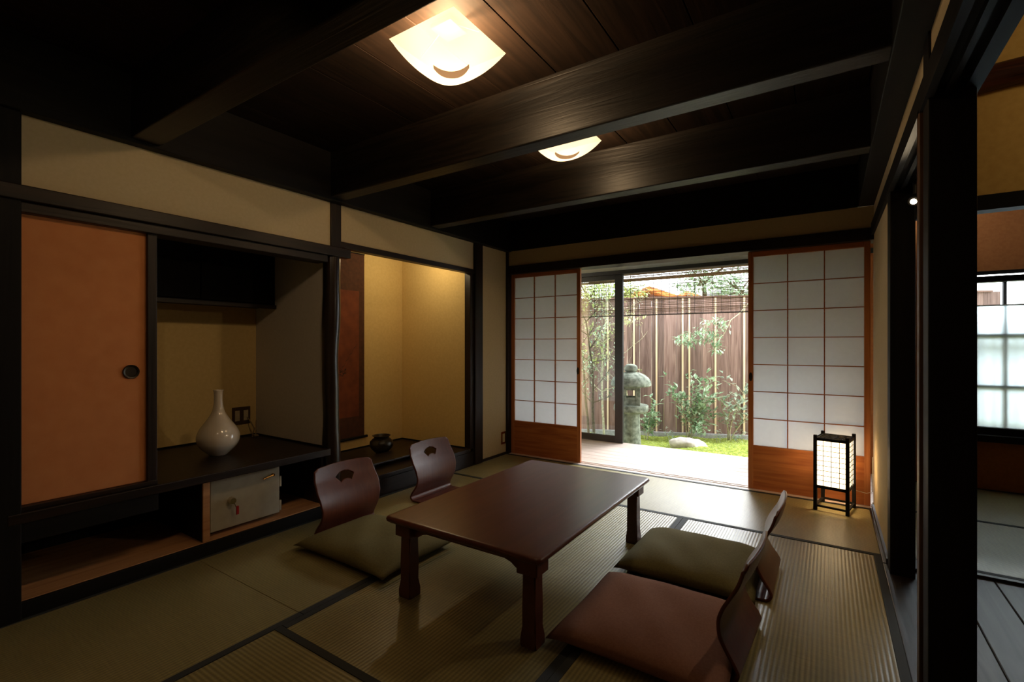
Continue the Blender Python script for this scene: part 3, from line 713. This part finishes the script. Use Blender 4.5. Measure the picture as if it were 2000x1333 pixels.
for x in (-.045, 0, .045): tp.box(x-.003, x+.003, -wy, wy, .459, .467)
tp.box(-.022, .022, -.028, .028, .457, .468)
tp.build('top_grille', M['blackx'], fl, world=False)
MB().tube([(0, 0, .165), (0, 0, .23)], .012).build('bulb_holder', M['black_metal'], fl, world=False)
B(-wx, wx, -.006, .006, .150, .160).build('holder_bar', M['blackx'], fl, world=False)
light('lantern_bulb', 'POINT', (0, 0, .33), 4.0, (1, .72, .40), .03, parent=fl)
single('power_cord', MB().tube([(2.70, -.12, .152), (2.71, -.09, .12), (2.75, -.05, .112), (2.80, -.03, .112), (2.86, -.02, .10), (2.893, -.010, .112), (2.893, -.010, .34)], .0022, 6), mat('white_cord', S(200, 190, 180), None, .5), 'thin cord from the floor lantern up the right corner', 'cord')
# ------------------------------------------------------------------ vase, pot, scroll
vp = [(0, .0), (.046, .0), (.052, .006), (.078, .028), (.103, .060), (.113, .092), (.112, .12), (.100, .152), (.078, .185), (.052, .222), (.034, .258), (.026, .295), (.0235, .335), (.0245, .37), (.028, .384), (.0255, .386), (.020, .372), (.018, .30), (.03, .25), (0, .22)]
single('bottle_vase', MB().lathe(vp[:3]+fine(vp[3:-4])[1:]+vp[-4:], n=64), M['porcelain'], 'white porcelain bottle-necked vase on the left alcove shelf', 'vase', smooth=True, origin=None).location = (-.395, -2.50, .42)
pt = empty('bronze_pot', (-.493, -1.159, .15), 0, 'small dark bronze pot with wide mouth in the scroll alcove', 'pot')
MB().lathe([(0, .018), (.045, .018), (.055, .022), (.085, .055), (.098, .085), (.094, .112), (.072, .134), (.060, .142), (.063, .150), (.074, .158), (.076, .162), (.070, .163), (.056, .15), (.05, .12), (0, .06)], (-.493, -1.159, .15), 44).build('body', M['bronze'], pt, True)
MB().lathe([(0, 0), (.048, 0), (.05, .006), (.044, .018), (0, .018)], (-.493, -1.159, .15), 30).build('foot', M['bronze'], pt, True)
for a in (2.2, 5.34):
    q = Vector((-.493, -1.159, .15))+Vector((math.cos(a)*.088, math.sin(a)*.088, .11))
    MB().tube([q+Vector((math.cos(a)*.012*math.sin(t), math.sin(a)*.012*math.sin(t), .014*math.cos(t))) for t in [k*PI/6 for k in range(7)]], .004, 6).build('lug', M['bronze'], pt)
st = empty('low_stand', (-.30, -1.16, .15), 0, 'low dark wooden stand lying on the front of the scroll alcove platform', 'stand')
B(-.40, -.16, -1.55, -.98, .176, .190, bev=.003).build('top_board', M['darky'], st)
for y in (-1.50, -1.03): B(-.37, -.19, y-.012, y+.012, .15, .176).build('foot_board', M['darkx'], st)
sc = empty('hanging_scroll', (-.842, -1.28, 1.9), 0, 'brown hanging scroll with a faint ink painting on the left of the scroll alcove', 'hanging scroll')
B(-.8435, -.8405, -1.50, -1.052, .262, 1.88).build('mounting', M['scroll_o'], sc)
B(-.8395, -.8385, -1.44, -1.112, .44, 1.55).build('painting', M['scroll_i'], sc)
MB().tube([(-.835, -1.525, .250), (-.835, -1.025, .250)], .0115, 14).build('bottom_roller', M['blacky'], sc)
MB().tube([(-.840, -1.50, 1.885), (-.840, -1.052, 1.885)], .006, 10).build('top_rod', M['blacky'], sc)
ik = MB()
for k in range(26):
    y = -1.30+k*.0062; z = .86+k*.0085+.006*math.sin(k); ik.box(-.8384, -.8380, y, y+.007, z, z+.004)
for k in range(30):
    y = -1.36+random.random()*.10; z = .80+random.random()*.06; ik.box(-.8384, -.8380, y, y+.012, z, z+.007)
ik.build('brushwork', M['ink'], sc)
# ------------------------------------------------------------------ safe
sf = empty('safe', (-.25, -2.50, .07), 0, 'small grey metal safe with a red key tag in the cubby under the shelf', 'safe')
B(-.42, -.075, -2.715, -2.315, .082, .375, bev=.006).build('body', M['safe'], sf)
B(-.073, -.045, -2.705, -2.325, .09, .367, bev=.004).build('door', M['safe'], sf)
for y in (-2.68, -2.36):
    for xx in (-.36, -.12): B(xx-.015, xx+.015, y-.015, y+.015, .07, .083).build('foot', M['black_metal'], sf)
for z in (.13, .27):
    MB().tube([(-.055, -2.317, z-.03), (-.055, -2.317, z+.03)], .008, 10).build('hinge', M['safe'], sf)
MB().tube([(-.046, -2.60, .235), (-.02, -2.60, .235)], [.02, .016], 20).build('lock_knob', M['chrome'], sf, True)
MB().tube([(-.03, -2.592, .222), (-.016, -2.589, .20)], .0025, 6).build('key', M['chrome'], sf)
B(-.020, -.014, -2.587, -2.572, .158, .205, bev=.002).build('key_tag', M['red'], sf)
hd = MB().tube([(-.046, -2.37, .322), (-.028, -2.37, .322)], .008, 12); hd.tube([(-.03, -2.37, .322), (-.03, -2.43, .312)], .004, 8)
hd.build('handle', M['brass'], sf)
# ------------------------------------------------------------------ outlets and the little cable in the alcove
ol = empty('wall_socket', (-.842, -2.14, .57), 0, 'double brown socket plate on the alcove wall right of the vase', 'socket')
B(-.845, -.836, -2.20, -2.075, .51, .632, bev=.002).build('plate', M['plate'], ol)
for y in (-2.168, -2.108): B(-.836, -.832, y-.016, y+.016, .535, .608, bev=.001).build('socket_insert', M['ivory'], ol)
ol = empty('wall_socket', (0, -.067, .165), 0, 'small brass socket plate low on the white wall by the far left corner', 'socket')
B(0, .006, -.105, -.028, .105, .225, bev=.002).build('plate', M['brass'], ol)
B(.006, .009, -.085, -.048, .125, .205, bev=.001).build('socket_insert', M['ivory'], ol)
cb2 = MB().tube([(-.83, -2.10, .555), (-.80, -2.09, .52), (-.78, -2.075, .47), (-.79, -2.085, .435), (-.76, -2.10, .424)], .004, 6)
cb2.tube([(-.79, -2.06, .426), (-.80, -2.055, .50), (-.805, -2.05, .53)], .003, 6); cb2.tube([(-.78, -2.07, .426), (-.78, -2.06, .46), (-.80, -2.075, .49)], .003, 6)
cb2.box(-.80, -.765, -2.085, -2.055, .421, .432)
single('charging_cable', cb2, mat('grey_cable', S(150, 132, 96), None, .5), 'small looped cable hanging from the alcove socket to the shelf', 'cable')
# unseen warm downlight added in the scroll alcove, assumed from its glow
for nm, y, x, z, lb, pw in (('assumed_alcove_downlight', -.95, -.30, 1.925, 'assumed hidden small downlight in the top of the scroll alcove', 6.5),):
    t = empty(nm, (x, y, z), 0, lb, 'downlight')
    MB().tube([(x, y, z), (x, y, z-.035)], .03, 20).build('lamp_head', M['black_metal'], t)
    MB().tube([(x, y, z-.036), (x, y, z-.038)], .022, 16).build('bulb', emission('warm_glow', (1, .7, .35), 12), t)
    light('assumed_downlight_beam', 'POINT', (x, y, z-.09), pw, (1, .78, .45), .03)
# two spotlights added out of view as fill, assumed from the vase highlights
rl = empty('added_track_lamp', (1.7, -3.6, 2.28), 0, 'assumed small twin spotlights, added unseen on the ceiling near the near wall', 'spotlight')
for x, tx, ty, tz, pw in ((1.55, .0, -2.9, .8, 5.0), (1.85, 2.2, -2.2, .1, 1.0)):
    c0 = Vector((x, -3.6, 2.16)); dv = (Vector((tx, ty, tz))-c0).normalized()
    MB().tube([c0-dv*.06, c0+dv*.02], .03, 16).build('lamp_head', M['black_metal'], rl)
    MB().tube([(x, -3.6, 2.28), c0-dv*.03], .006, 8).build('stem', M['black_metal'], rl)
    light('added_track_beam', 'SPOT', c0+dv*.04, pw, (1, .74, .46), .02, rot=dv.to_track_quat('-Z', 'Y').to_euler(), spot=110)
# ------------------------------------------------------------------ garden
GZ = -.2
gm = MB(); N = 90; g = []; rg = random.Random(3)
gx0, gx1, gy0, gy1 = -3.5, 6.0, 1.13, 8.5
def gh(x, y):
    return GZ+.03*math.sin(x*2.3+1)*math.sin(y*2.1)+.012*math.sin(x*9+y*4)
for i in range(N+1):
    row = []
    for j in range(N+1):
        x = gx0+(gx1-gx0)*i/N; y = gy0+(gy1-gy0)*j/N
        row.append(gm.bm.verts.new((x, y, gh(x, y)+rg.uniform(-.004, .004))))
    g.append(row)
for i in range(N):
    for j in range(N): gm.bm.faces.new((g[i][j], g[i+1][j], g[i+1][j+1], g[i][j+1]))
struct('ground', gm, M['moss'], smooth=True)
ms = MB(); rg = random.Random(8)
for _ in range(9000):
    x = rg.uniform(-.9, 3.0); y = rg.uniform(1.14, 3.4)
    if (Vector((x, y))-FA).dot(FP) > -.05: continue
    p = Vector((x, y, gh(x, y)-.004)); d = Vector((rg.uniform(-1, 1), rg.uniform(-1, 1), rg.uniform(.5, 1.6)))
    ms.leaf(p, d, rg.uniform(.012, .032), rg.uniform(.006, .012))
o = ms.build('moss_tufts', M['leaf_light']); tag(o, 'bright yellow-green moss tufts covering the garden ground', 'moss', kind='stuff')
# fence: turned frame along the fence line
ang = math.atan2(FN.y, FN.x)
fe = empty('garden_fence', (FA.x, FA.y, GZ), ang, 'tall brown board fence with pale battens closing the garden', 'fence')
bd = MB(); rg = random.Random(5); s0 = -2.6
while s0 < 4.2:
    wd = rg.choice((.165, .18, .17)); off = rg.uniform(-.003, .003)
    bd.box(s0+.001, s0+wd-.001, .0+off, .018+off, .0, 1.93, bev=.002, seg=1); s0 += wd
bd.build('board_panel', M['fence'], fe, world=False)
for s in (-.855, -.759+.35-.35, -.451, -.085, .224, .575, .663, 1.004, 1.37, 1.72, 2.1, -1.2, -1.6):
    if s == -.759: continue
    B(s-.011, s+.011, -.016, -.003, .02, 1.925).build('batten', M['batten'], fe, world=False)
B(-2.6, 4.2, -.03, .03, 1.925, 1.945, bev=.002).build('cap_rail', M['fence_x'], fe, world=False)
B(-2.6, 4.2, -.06, -.005, -.06, .045, bev=.004).build('kerb', M['concrete'], fe, world=False)
sd = MB(); y = 1.3
side = empty('side_fence', (-1.35, 1.3, GZ), 0, 'dark grey board fence at the left side of the garden, behind the glass', 'fence')
while y < 2.4: sd.box(-1.37, -1.35, y, y+.16, GZ, 1.6, bev=.002, seg=1); y += .163
sd.build('board_panel', M['fence'], side)
B(-1.38, -1.34, 1.3, 2.42, 1.6, 1.64).build('cap_rail', M['fence_x'], side)
# stone lantern
cx, cy = .694, 1.60
ln = empty('stone_lantern', (cx, cy, GZ), 0, 'grey stone garden lantern with a rounded roof beside the glass door', 'stone lantern')
def st(nm, prof, n=36, wob=.012): MB().lathe(prof, (cx, cy, 0), n, wob).build(nm, M['stone'], ln, True)
st('pillar', [(.125, GZ-.05), (.115, -.05), (.108, .10), (.105, .23), (.110, .262), (.0, .264)])
st('platform', [(.0, .262), (.13, .262), (.175, .272), (.196, .290), (.200, .300), (.200, .352), (.194, .362), (.0, .366)])
fb = MB(); hw, t_ = .108, .056
for sx in (-1, 1):
    for sy in (-1, 1): fb.box(cx+sx*hw-t_ if sx > 0 else cx-hw, cx+hw if sx > 0 else cx-hw+t_, cy+hw-t_ if sy > 0 else cy-hw, cy+hw if sy > 0 else cy-hw+t_, .36, .585, bev=.006)
for sy in (-1, 1):
    a, b = (cy+hw-t_, cy+hw-.004) if sy > 0 else (cy-hw+.004, cy-hw+t_)
    fb.box(cx-hw+.01, cx+hw-.01, a, b, .36, .455); fb.box(cx-hw+.01, cx+hw-.01, a, b, .54, .585)
for sx in (-1, 1):
    a, b = (cx+hw-t_, cx+hw-.004) if sx > 0 else (cx-hw+.004, cx-hw+t_)
    fb.box(a, b, cy-hw+.01, cy+hw-.01, .36, .455); fb.box(a, b, cy-hw+.01, cy+hw-.01, .54, .585)
fo = fb.build('fire_box', M['stone'], ln); fo.rotation_euler = (0, 0, .34)
st('roof', [(.0, .575), (.12, .575), (.218, .582), (.233, .592), (.234, .612), (.227, .642), (.205, .680), (.165, .715), (.11, .740), (.05, .750), (.0, .751)], 44, .004)
st('finial', fine([(.045, .745), (.060, .752), (.076, .775), (.079, .795), (.070, .820), (.045, .838), (.0, .845)]), 32, .006)
# rock
rk = bmesh.new(); bmesh.ops.create_icosphere(rk, subdivisions=4, radius=1); rg = random.Random(2)
from mathutils import noise
for v in rk.verts:
    d = v.co.normalized(); n_ = noise.noise(d*1.3+Vector((3, 1, 2)))*.35+noise.noise(d*3.5)*.12
    v.co = Vector((d.x*.19*(1+n_), d.y*.12*(1+n_), max(-.03, d.z*.115*(1+n_))))
for f_ in rk.faces: f_.smooth = True
mb = MB(); mb.bm.free(); mb.bm = rk
p = Vector((1.20, 2.22, gh(1.2, 2.2)-.005)); o = mb.build('garden_rock', M['rock']); o.location = p; o.rotation_euler = (0, 0, .3); tag(o, 'pale flat-topped rock lying in the moss', 'rock')
rk = rk2 = None
# plants
def branch(mb, p, d, L, r, depth, tips, rg, bend=.25, up=.3):
    pts = [p.copy()]; q = p.copy(); dd = d.normalized(); n_ = 5
    for k in range(n_):
        dd = (dd+Vector((rg.uniform(-bend, bend), rg.uniform(-bend, bend), rg.uniform(-bend, bend)+up*.15))).normalized()
        q = q+dd*L/n_; pts.append(q.copy())
    mb.tube(pts, [r*(1-.6*k/n_) for k in range(n_+1)], 6)
    tips += [(pts[k], dd) for k in range(2, n_+1)]
    if depth > 0:
        for k in range(2, n_+1):
            if rg.random() < .8:
                sd_ = Vector((rg.uniform(-1, 1), rg.uniform(-1, 1), rg.uniform(-.1, .7)))
                branch(mb, pts[k], (dd+sd_*1.1), L*rg.uniform(.35, .6), r*.5, depth-1, tips, rg, bend, up)
def plant(name, base, stems, leaf, nleaf, lsize, label, cat, m='leaf', bark='bark', seed=1, depth=1, spread=.05, group=None, droop=.3, wl=.5):
    rg = random.Random(seed); t = empty(name, base, 0, label, cat, group); st_ = MB(); tips = []
    for d, L, r in stems: branch(st_, Vector(base)+Vector((rg.uniform(-.02, .02), rg.uniform(-.02, .02), -.01)), Vector(d), L, r, depth, tips, rg)
    st_.build('stem', M[bark], t, True)
    lf = MB()
    for _ in range(nleaf):
        p, d = rg.choice(tips); p = p+Vector((rg.gauss(0, spread), rg.gauss(0, spread), rg.gauss(0, spread)))
        dl = Vector((rg.uniform(-1, 1), rg.uniform(-1, 1), rg.uniform(-.5, .7)))+d*.4
        s_ = lsize*rg.uniform(.6, 1.25); lf.leaf(p, dl, s_, s_*wl, droop=rg.uniform(0, droop))
    lf.build('foliage', M[m], t)
    return t
b0 = at(1346, 845, .28); b0.z = gh(b0.x, b0.y)
plant('garden_shrub', b0, [((.1, -.1, 1), .62, .010), ((-.35, -.1, 1), .55, .008), ((.45, .0, .8), .5, .008), ((.2, .0, 1), .88, .010), ((.5, -.2, .5), .4, .007), ((.15, -.1, .6), .35, .007)], 0, 560, .095, 'tall glossy-leaved shrub in the middle of the fence', 'shrub', 'leaf', 'bark', 21, 1, .045)
b0 = at(1425, 848, .25); b0.z = gh(b0.x, b0.y)
t = plant('garden_shrub', b0, [((.35, .1, 1), .62, .011), ((-.15, 0, 1), .58, .011), ((.1, 0, 1), .66, .009)], 0, 170, .095, 'thin shrub with pale stems and silvery leaves near the right paper door', 'shrub', 'leaf_grey', 'bark', 5, 1, .04)
b0 = at(1262, 852, .35); b0.z = gh(b0.x, b0.y)
plant('garden_shrub', b0, [((.1, 0, 1), .5, .008), ((.35, -.1, .8), .32, .007), ((-.1, 0, 1), .3, .006)], 0, 150, .10, 'small bright shrub just right of the stone lantern', 'shrub', 'leaf', 'bark', 6, 0, .035)
for px, sd_, lb in ((1310, 31, 'tiny seedling left of the pale rock'), (1403, 32, 'tiny seedling right of the pale rock'), (1440, 33, 'low sprig at the foot of the thin pale-stemmed shrub')):
    b0 = at(px, 856, .45); b0.z = gh(b0.x, b0.y)
    plant('seedling', b0, [((.0, 0, 1), .16, .004), ((.3, 0, 1), .12, .003)], 0, 28, .05, lb, 'seedling', 'leaf_grey', 'bark', sd_, 0, .02)
# tall saplings behind the glass
def tree(px, py, off, H, lb, seed, m='leaf', bark='bark', nl=420, ls=.06, r=.018, depth=2, lean=(0, 0, 1), name='sapling'):
    b = at(px, py, off); b.z = gh(b.x, b.y); rg = random.Random(seed); t = empty(name, b, 0, lb, 'tree'); mb = MB(); tips = []
    pts = []; q = b.copy(); d = Vector(lean).normalized(); n_ = 9
    for k in range(n_+1):
        pts.append(q.copy()); d = (d+Vector((rg.uniform(-.10, .10), rg.uniform(-.10, .10), .12))).normalized(); q = q+d*H/n_
    mb.tube(pts, [r*(1-.6*k/n_) for k in range(n_+1)], 8)
    for k in range(3, n_+1):
        for _ in range(2): branch(mb, pts[k], Vector((rg.uniform(-1, 1), rg.uniform(-1, 1), rg.uniform(.1, .9))), H*rg.uniform(.14, .28), r*.35, depth-1, tips, rg)
    mb.build('trunk', M[bark], t, True); lf = MB()
    for _ in range(nl):
        p, d = rg.choice(tips); p = p+Vector((rg.gauss(0, .04), rg.gauss(0, .04), rg.gauss(0, .04)))
        s_ = ls*rg.uniform(.6, 1.25); lf.leaf(p, Vector((rg.uniform(-1, 1), rg.uniform(-1, 1), rg.uniform(-.6, .5))), s_, s_*.4)
    lf.build('foliage', M[m], t)
tree(1180, 850, .45, 2.0, 'slender green-stemmed sapling seen through the glass door', 41, 'leaf_light', 'bark', 520, .055)
tree(1160, 850, .70, 1.6, 'bushy sapling with dark trunk seen through the glass door, nearest the paper door', 42, 'leaf', 'bark_d', 480, .05, .022)
tree(1150, 850, .35, 2.3, 'leafy sapling rising behind the blind at the left of the glass door', 43, 'leaf_light', 'bark_d', 560, .06)
tree(1226, 850, .30, 1.75, 'bare thin-branched sapling behind the stone lantern', 44, 'leaf_grey', 'bark', 40, .045, .012)
# ferns
for px, off, sd_, lb in ((1152, .95, 1, 'fern at the foot of the saplings, left of the other fern'), (1186, .9, 2, 'smaller fern beside the stone lantern behind the glass')):
    b = at(px, 852, off); b.z = gh(b.x, b.y); t = empty('fern', b, 0, lb, 'fern'); rg = random.Random(sd_); fm = MB()
    for k in range(11):
        a = k/11*2*PI+rg.uniform(-.2, .2); L = rg.uniform(.16, .26); p = b.copy(); d = Vector((math.cos(a)*.7, math.sin(a)*.7, .9)).normalized(); pts = [p.copy()]
        for q in range(10):
            p = p+d*L/10; d = (d+Vector((0, 0, -.09))).normalized(); pts.append(p.copy()); s_ = d.cross(Vector((0, 0, 1))).normalized()
            for sg in (-1, 1): fm.leaf(p, s_*sg+d*.4, .055*(1-q/11)+.008, .012, droop=.15)
        fm.tube(pts, .0015, 4)
    fm.build('fronds', M['fern'], t)
# maple-like branch reaching in from the right, rooted behind the right door
b = at(1475, 850, .22); b.z = gh(b.x, b.y); t = empty('leaning_tree', b, 0, 'tree reaching a leafy branch in from the right over the fence boards', 'tree'); mb = MB(); rg = random.Random(9)
e0 = at(1490, 560, .25); e1 = at(1445, 612, .28); e2 = at(1425, 650, .3)
mb.tube([b, b.lerp(e0, .5)+Vector((.04, 0, 0)), e0], [.02, .016, .012], 8); tips = []
mb.tube([e0, e1, at(1428, 625, .28), at(1413, 655, .3), at(1385, 672, .3), at(1350, 660, .3)], [.008, .007, .006, .005, .004, .003], 6)
for px, py in ((1413, 640), (1400, 655), (1385, 660), (1370, 650), (1355, 655), (1340, 655), (1330, 665), (1400, 625), (1380, 630), (1365, 665), (1350, 668), (1402, 670), (1400, 684), (1346, 672), (1375, 642), (1392, 648), (1410, 628)):
    tips.append((at(px, py, .3+rg.uniform(-.1, .1)), Vector((-.5, 0, -.2))))
mb.build('trunk', M['bark'], t, True); lf = MB()
for _ in range(420):
    p, d = rg.choice(tips); p = p+Vector((rg.gauss(0, .035), rg.gauss(0, .04), rg.gauss(0, .022))); s_ = .08*rg.uniform(.6, 1.2)
    lf.leaf(p, Vector((rg.uniform(-1, .6), rg.uniform(-1, 1), rg.uniform(-.8, .3))), s_, s_*.36)
lf.build('foliage', M['leaf'], t)
# things over the fence
def crown(name, c, r, n_, m, lb, cat, seed, ls=.12, sc=(1, 1, .7), h0=GZ):
    rg = random.Random(seed); t = empty(name, (c.x, c.y, h0), 0, lb, cat)
    tr = MB().tube([(c.x, c.y, h0), (c.x+.05, c.y, (h0+c.z)/2), (c.x, c.y, c.z)], [.06, .05, .03], 8)
    for _ in range(10): tr.tube([c, c+Vector((rg.gauss(0, .5), rg.gauss(0, .5), rg.gauss(.1, .3)))*r], [.02, .006], 5)
    tr.build('trunk', M['bark_d'], t); lf = MB()
    for _ in range(n_):
        d = Vector((rg.gauss(0, 1), rg.gauss(0, 1), rg.gauss(0, 1))).normalized()*r*rg.random()**.4
        p = c+Vector((d.x*sc[0], d.y*sc[1], d.z*sc[2])); s_ = ls*rg.uniform(.6, 1.2)
        lf.leaf(p, Vector((rg.uniform(-1, 1), rg.uniform(-1, 1), rg.uniform(-.6, .6))), s_, s_*.35)
    lf.build('foliage', M[m], t)
crown('garden_tree', at(1375, 552, -.8), .42, 800, 'leaf', 'leafy tree top just over the fence, in the middle of the blind', 'tree', 61, .10, (1.2, 1, .5))
crown('garden_tree', at(1150, 585, -.5), .60, 1500, 'leaf_light', 'light green tree over the fence behind the glass door', 'tree', 62, .10)
crown('garden_tree', at(1446, 570, -.6), .38, 800, 'leaf', 'dark leafy tree at the right end of the blind', 'tree', 63, .09, (1, 1, 1))
crown('garden_tree', at(1226, 570, -.7), .30, 400, 'leaf_light', 'small tree top beside the black door stile', 'tree', 64, .09)
def house(px, py, off, w_, d_, h_, rh, mr, lb, rz=0):
    b = at(px, py, off); t = empty('house', (b.x, b.y, GZ), rz, lb, 'house')
    B(-w_/2, w_/2, 0, d_, 0, h_).build('wall', M['house'], t, world=False)
    r = MB().prism([(-w_/2-.3, h_-.05), (0, h_+rh), (w_/2+.3, h_-.05), (w_/2+.3, h_-.15), (0, h_+rh-.1), (-w_/2-.3, h_-.15)], -.3, d_+.3, 'y')
    r.build('roof', mr, t, world=False)
    for i in (-1, 0, 1):
        wn = B(i*w_*.28-.35, i*w_*.28+.35, -.03, .0, h_*.62, h_*.85).build('window', M['white_board'], t, world=False)
        B(i*w_*.28-.30, i*w_*.28+.30, -.035, -.025, h_*.64, h_*.83).build('pane', M['grey_roof'], wn, world=False)
house(1268, 590, -5, 2.4, 2.2, 2.15, .5, M['roof'], 'pale house with orange roof beyond the fence at the left', .3)
house(1342, 590, -9, 3.0, 2.2, 2.2, .75, M['roof'], 'house with orange gable roof beyond the fence in the middle', .3)
house(1430, 590, -13, 6, 3, 2.4, 1.2, M['grey_roof'], 'house with grey tiled roof beyond the fence at the right', .2)
# bamboo blind hanging under the eave
bl = empty('bamboo_blind', (1.4, 1.22, 1.8), 0, 'half-lowered split bamboo blind hanging outside over the garden opening', 'blind')
sl = MB(); z = 1.405; rg = random.Random(7)
while z < 1.845:
    sl.box(-.5, 2.95, 1.219+rg.uniform(-.001, .001), 1.221, z, z+rg.uniform(.004, .0072)); z += .0125+rg.uniform(-.004, .005)
z = 1.812
while z < 1.86: sl.box(-.5, 2.95, 1.212, 1.216, z, z+.0045); z += .0062
sl.build('slats', M['bamboo'], bl)
for x in [(-.45+i*.085) for i in range(40)]:
    B(x-.0016, x+.0016, 1.217, 1.223, 1.392, 1.86).build('thread', M['thread'], bl)
MB().tube([(-.5, 1.22, 1.395), (2.95, 1.22, 1.395)], .006, 8).build('bottom_rod', M['thread'], bl)
MB().tube([(-.5, 1.22, 1.862), (2.95, 1.22, 1.862)], .009, 8).build('top_rod', M['bamboo'], bl)
MB().tube([(-.5, 1.205, 1.785), (2.95, 1.205, 1.790)], .017, 10).build('rolled_edge', M['bamboo'], bl)
ho = MB()
for x in (.95, 1.35, 1.75): ho.box(x-.008, x+.008, 1.20, 1.23, 1.86, 2.05)
ho.build('hooks', M['black_metal'], bl)
# eave
ev = MB().prism([(1.12, 2.06), (1.85, 1.93), (1.85, 1.96), (1.12, 2.10)], -1.2, 3.2, 'x')
struct('ceiling_eave', ev, M['fence_x'])
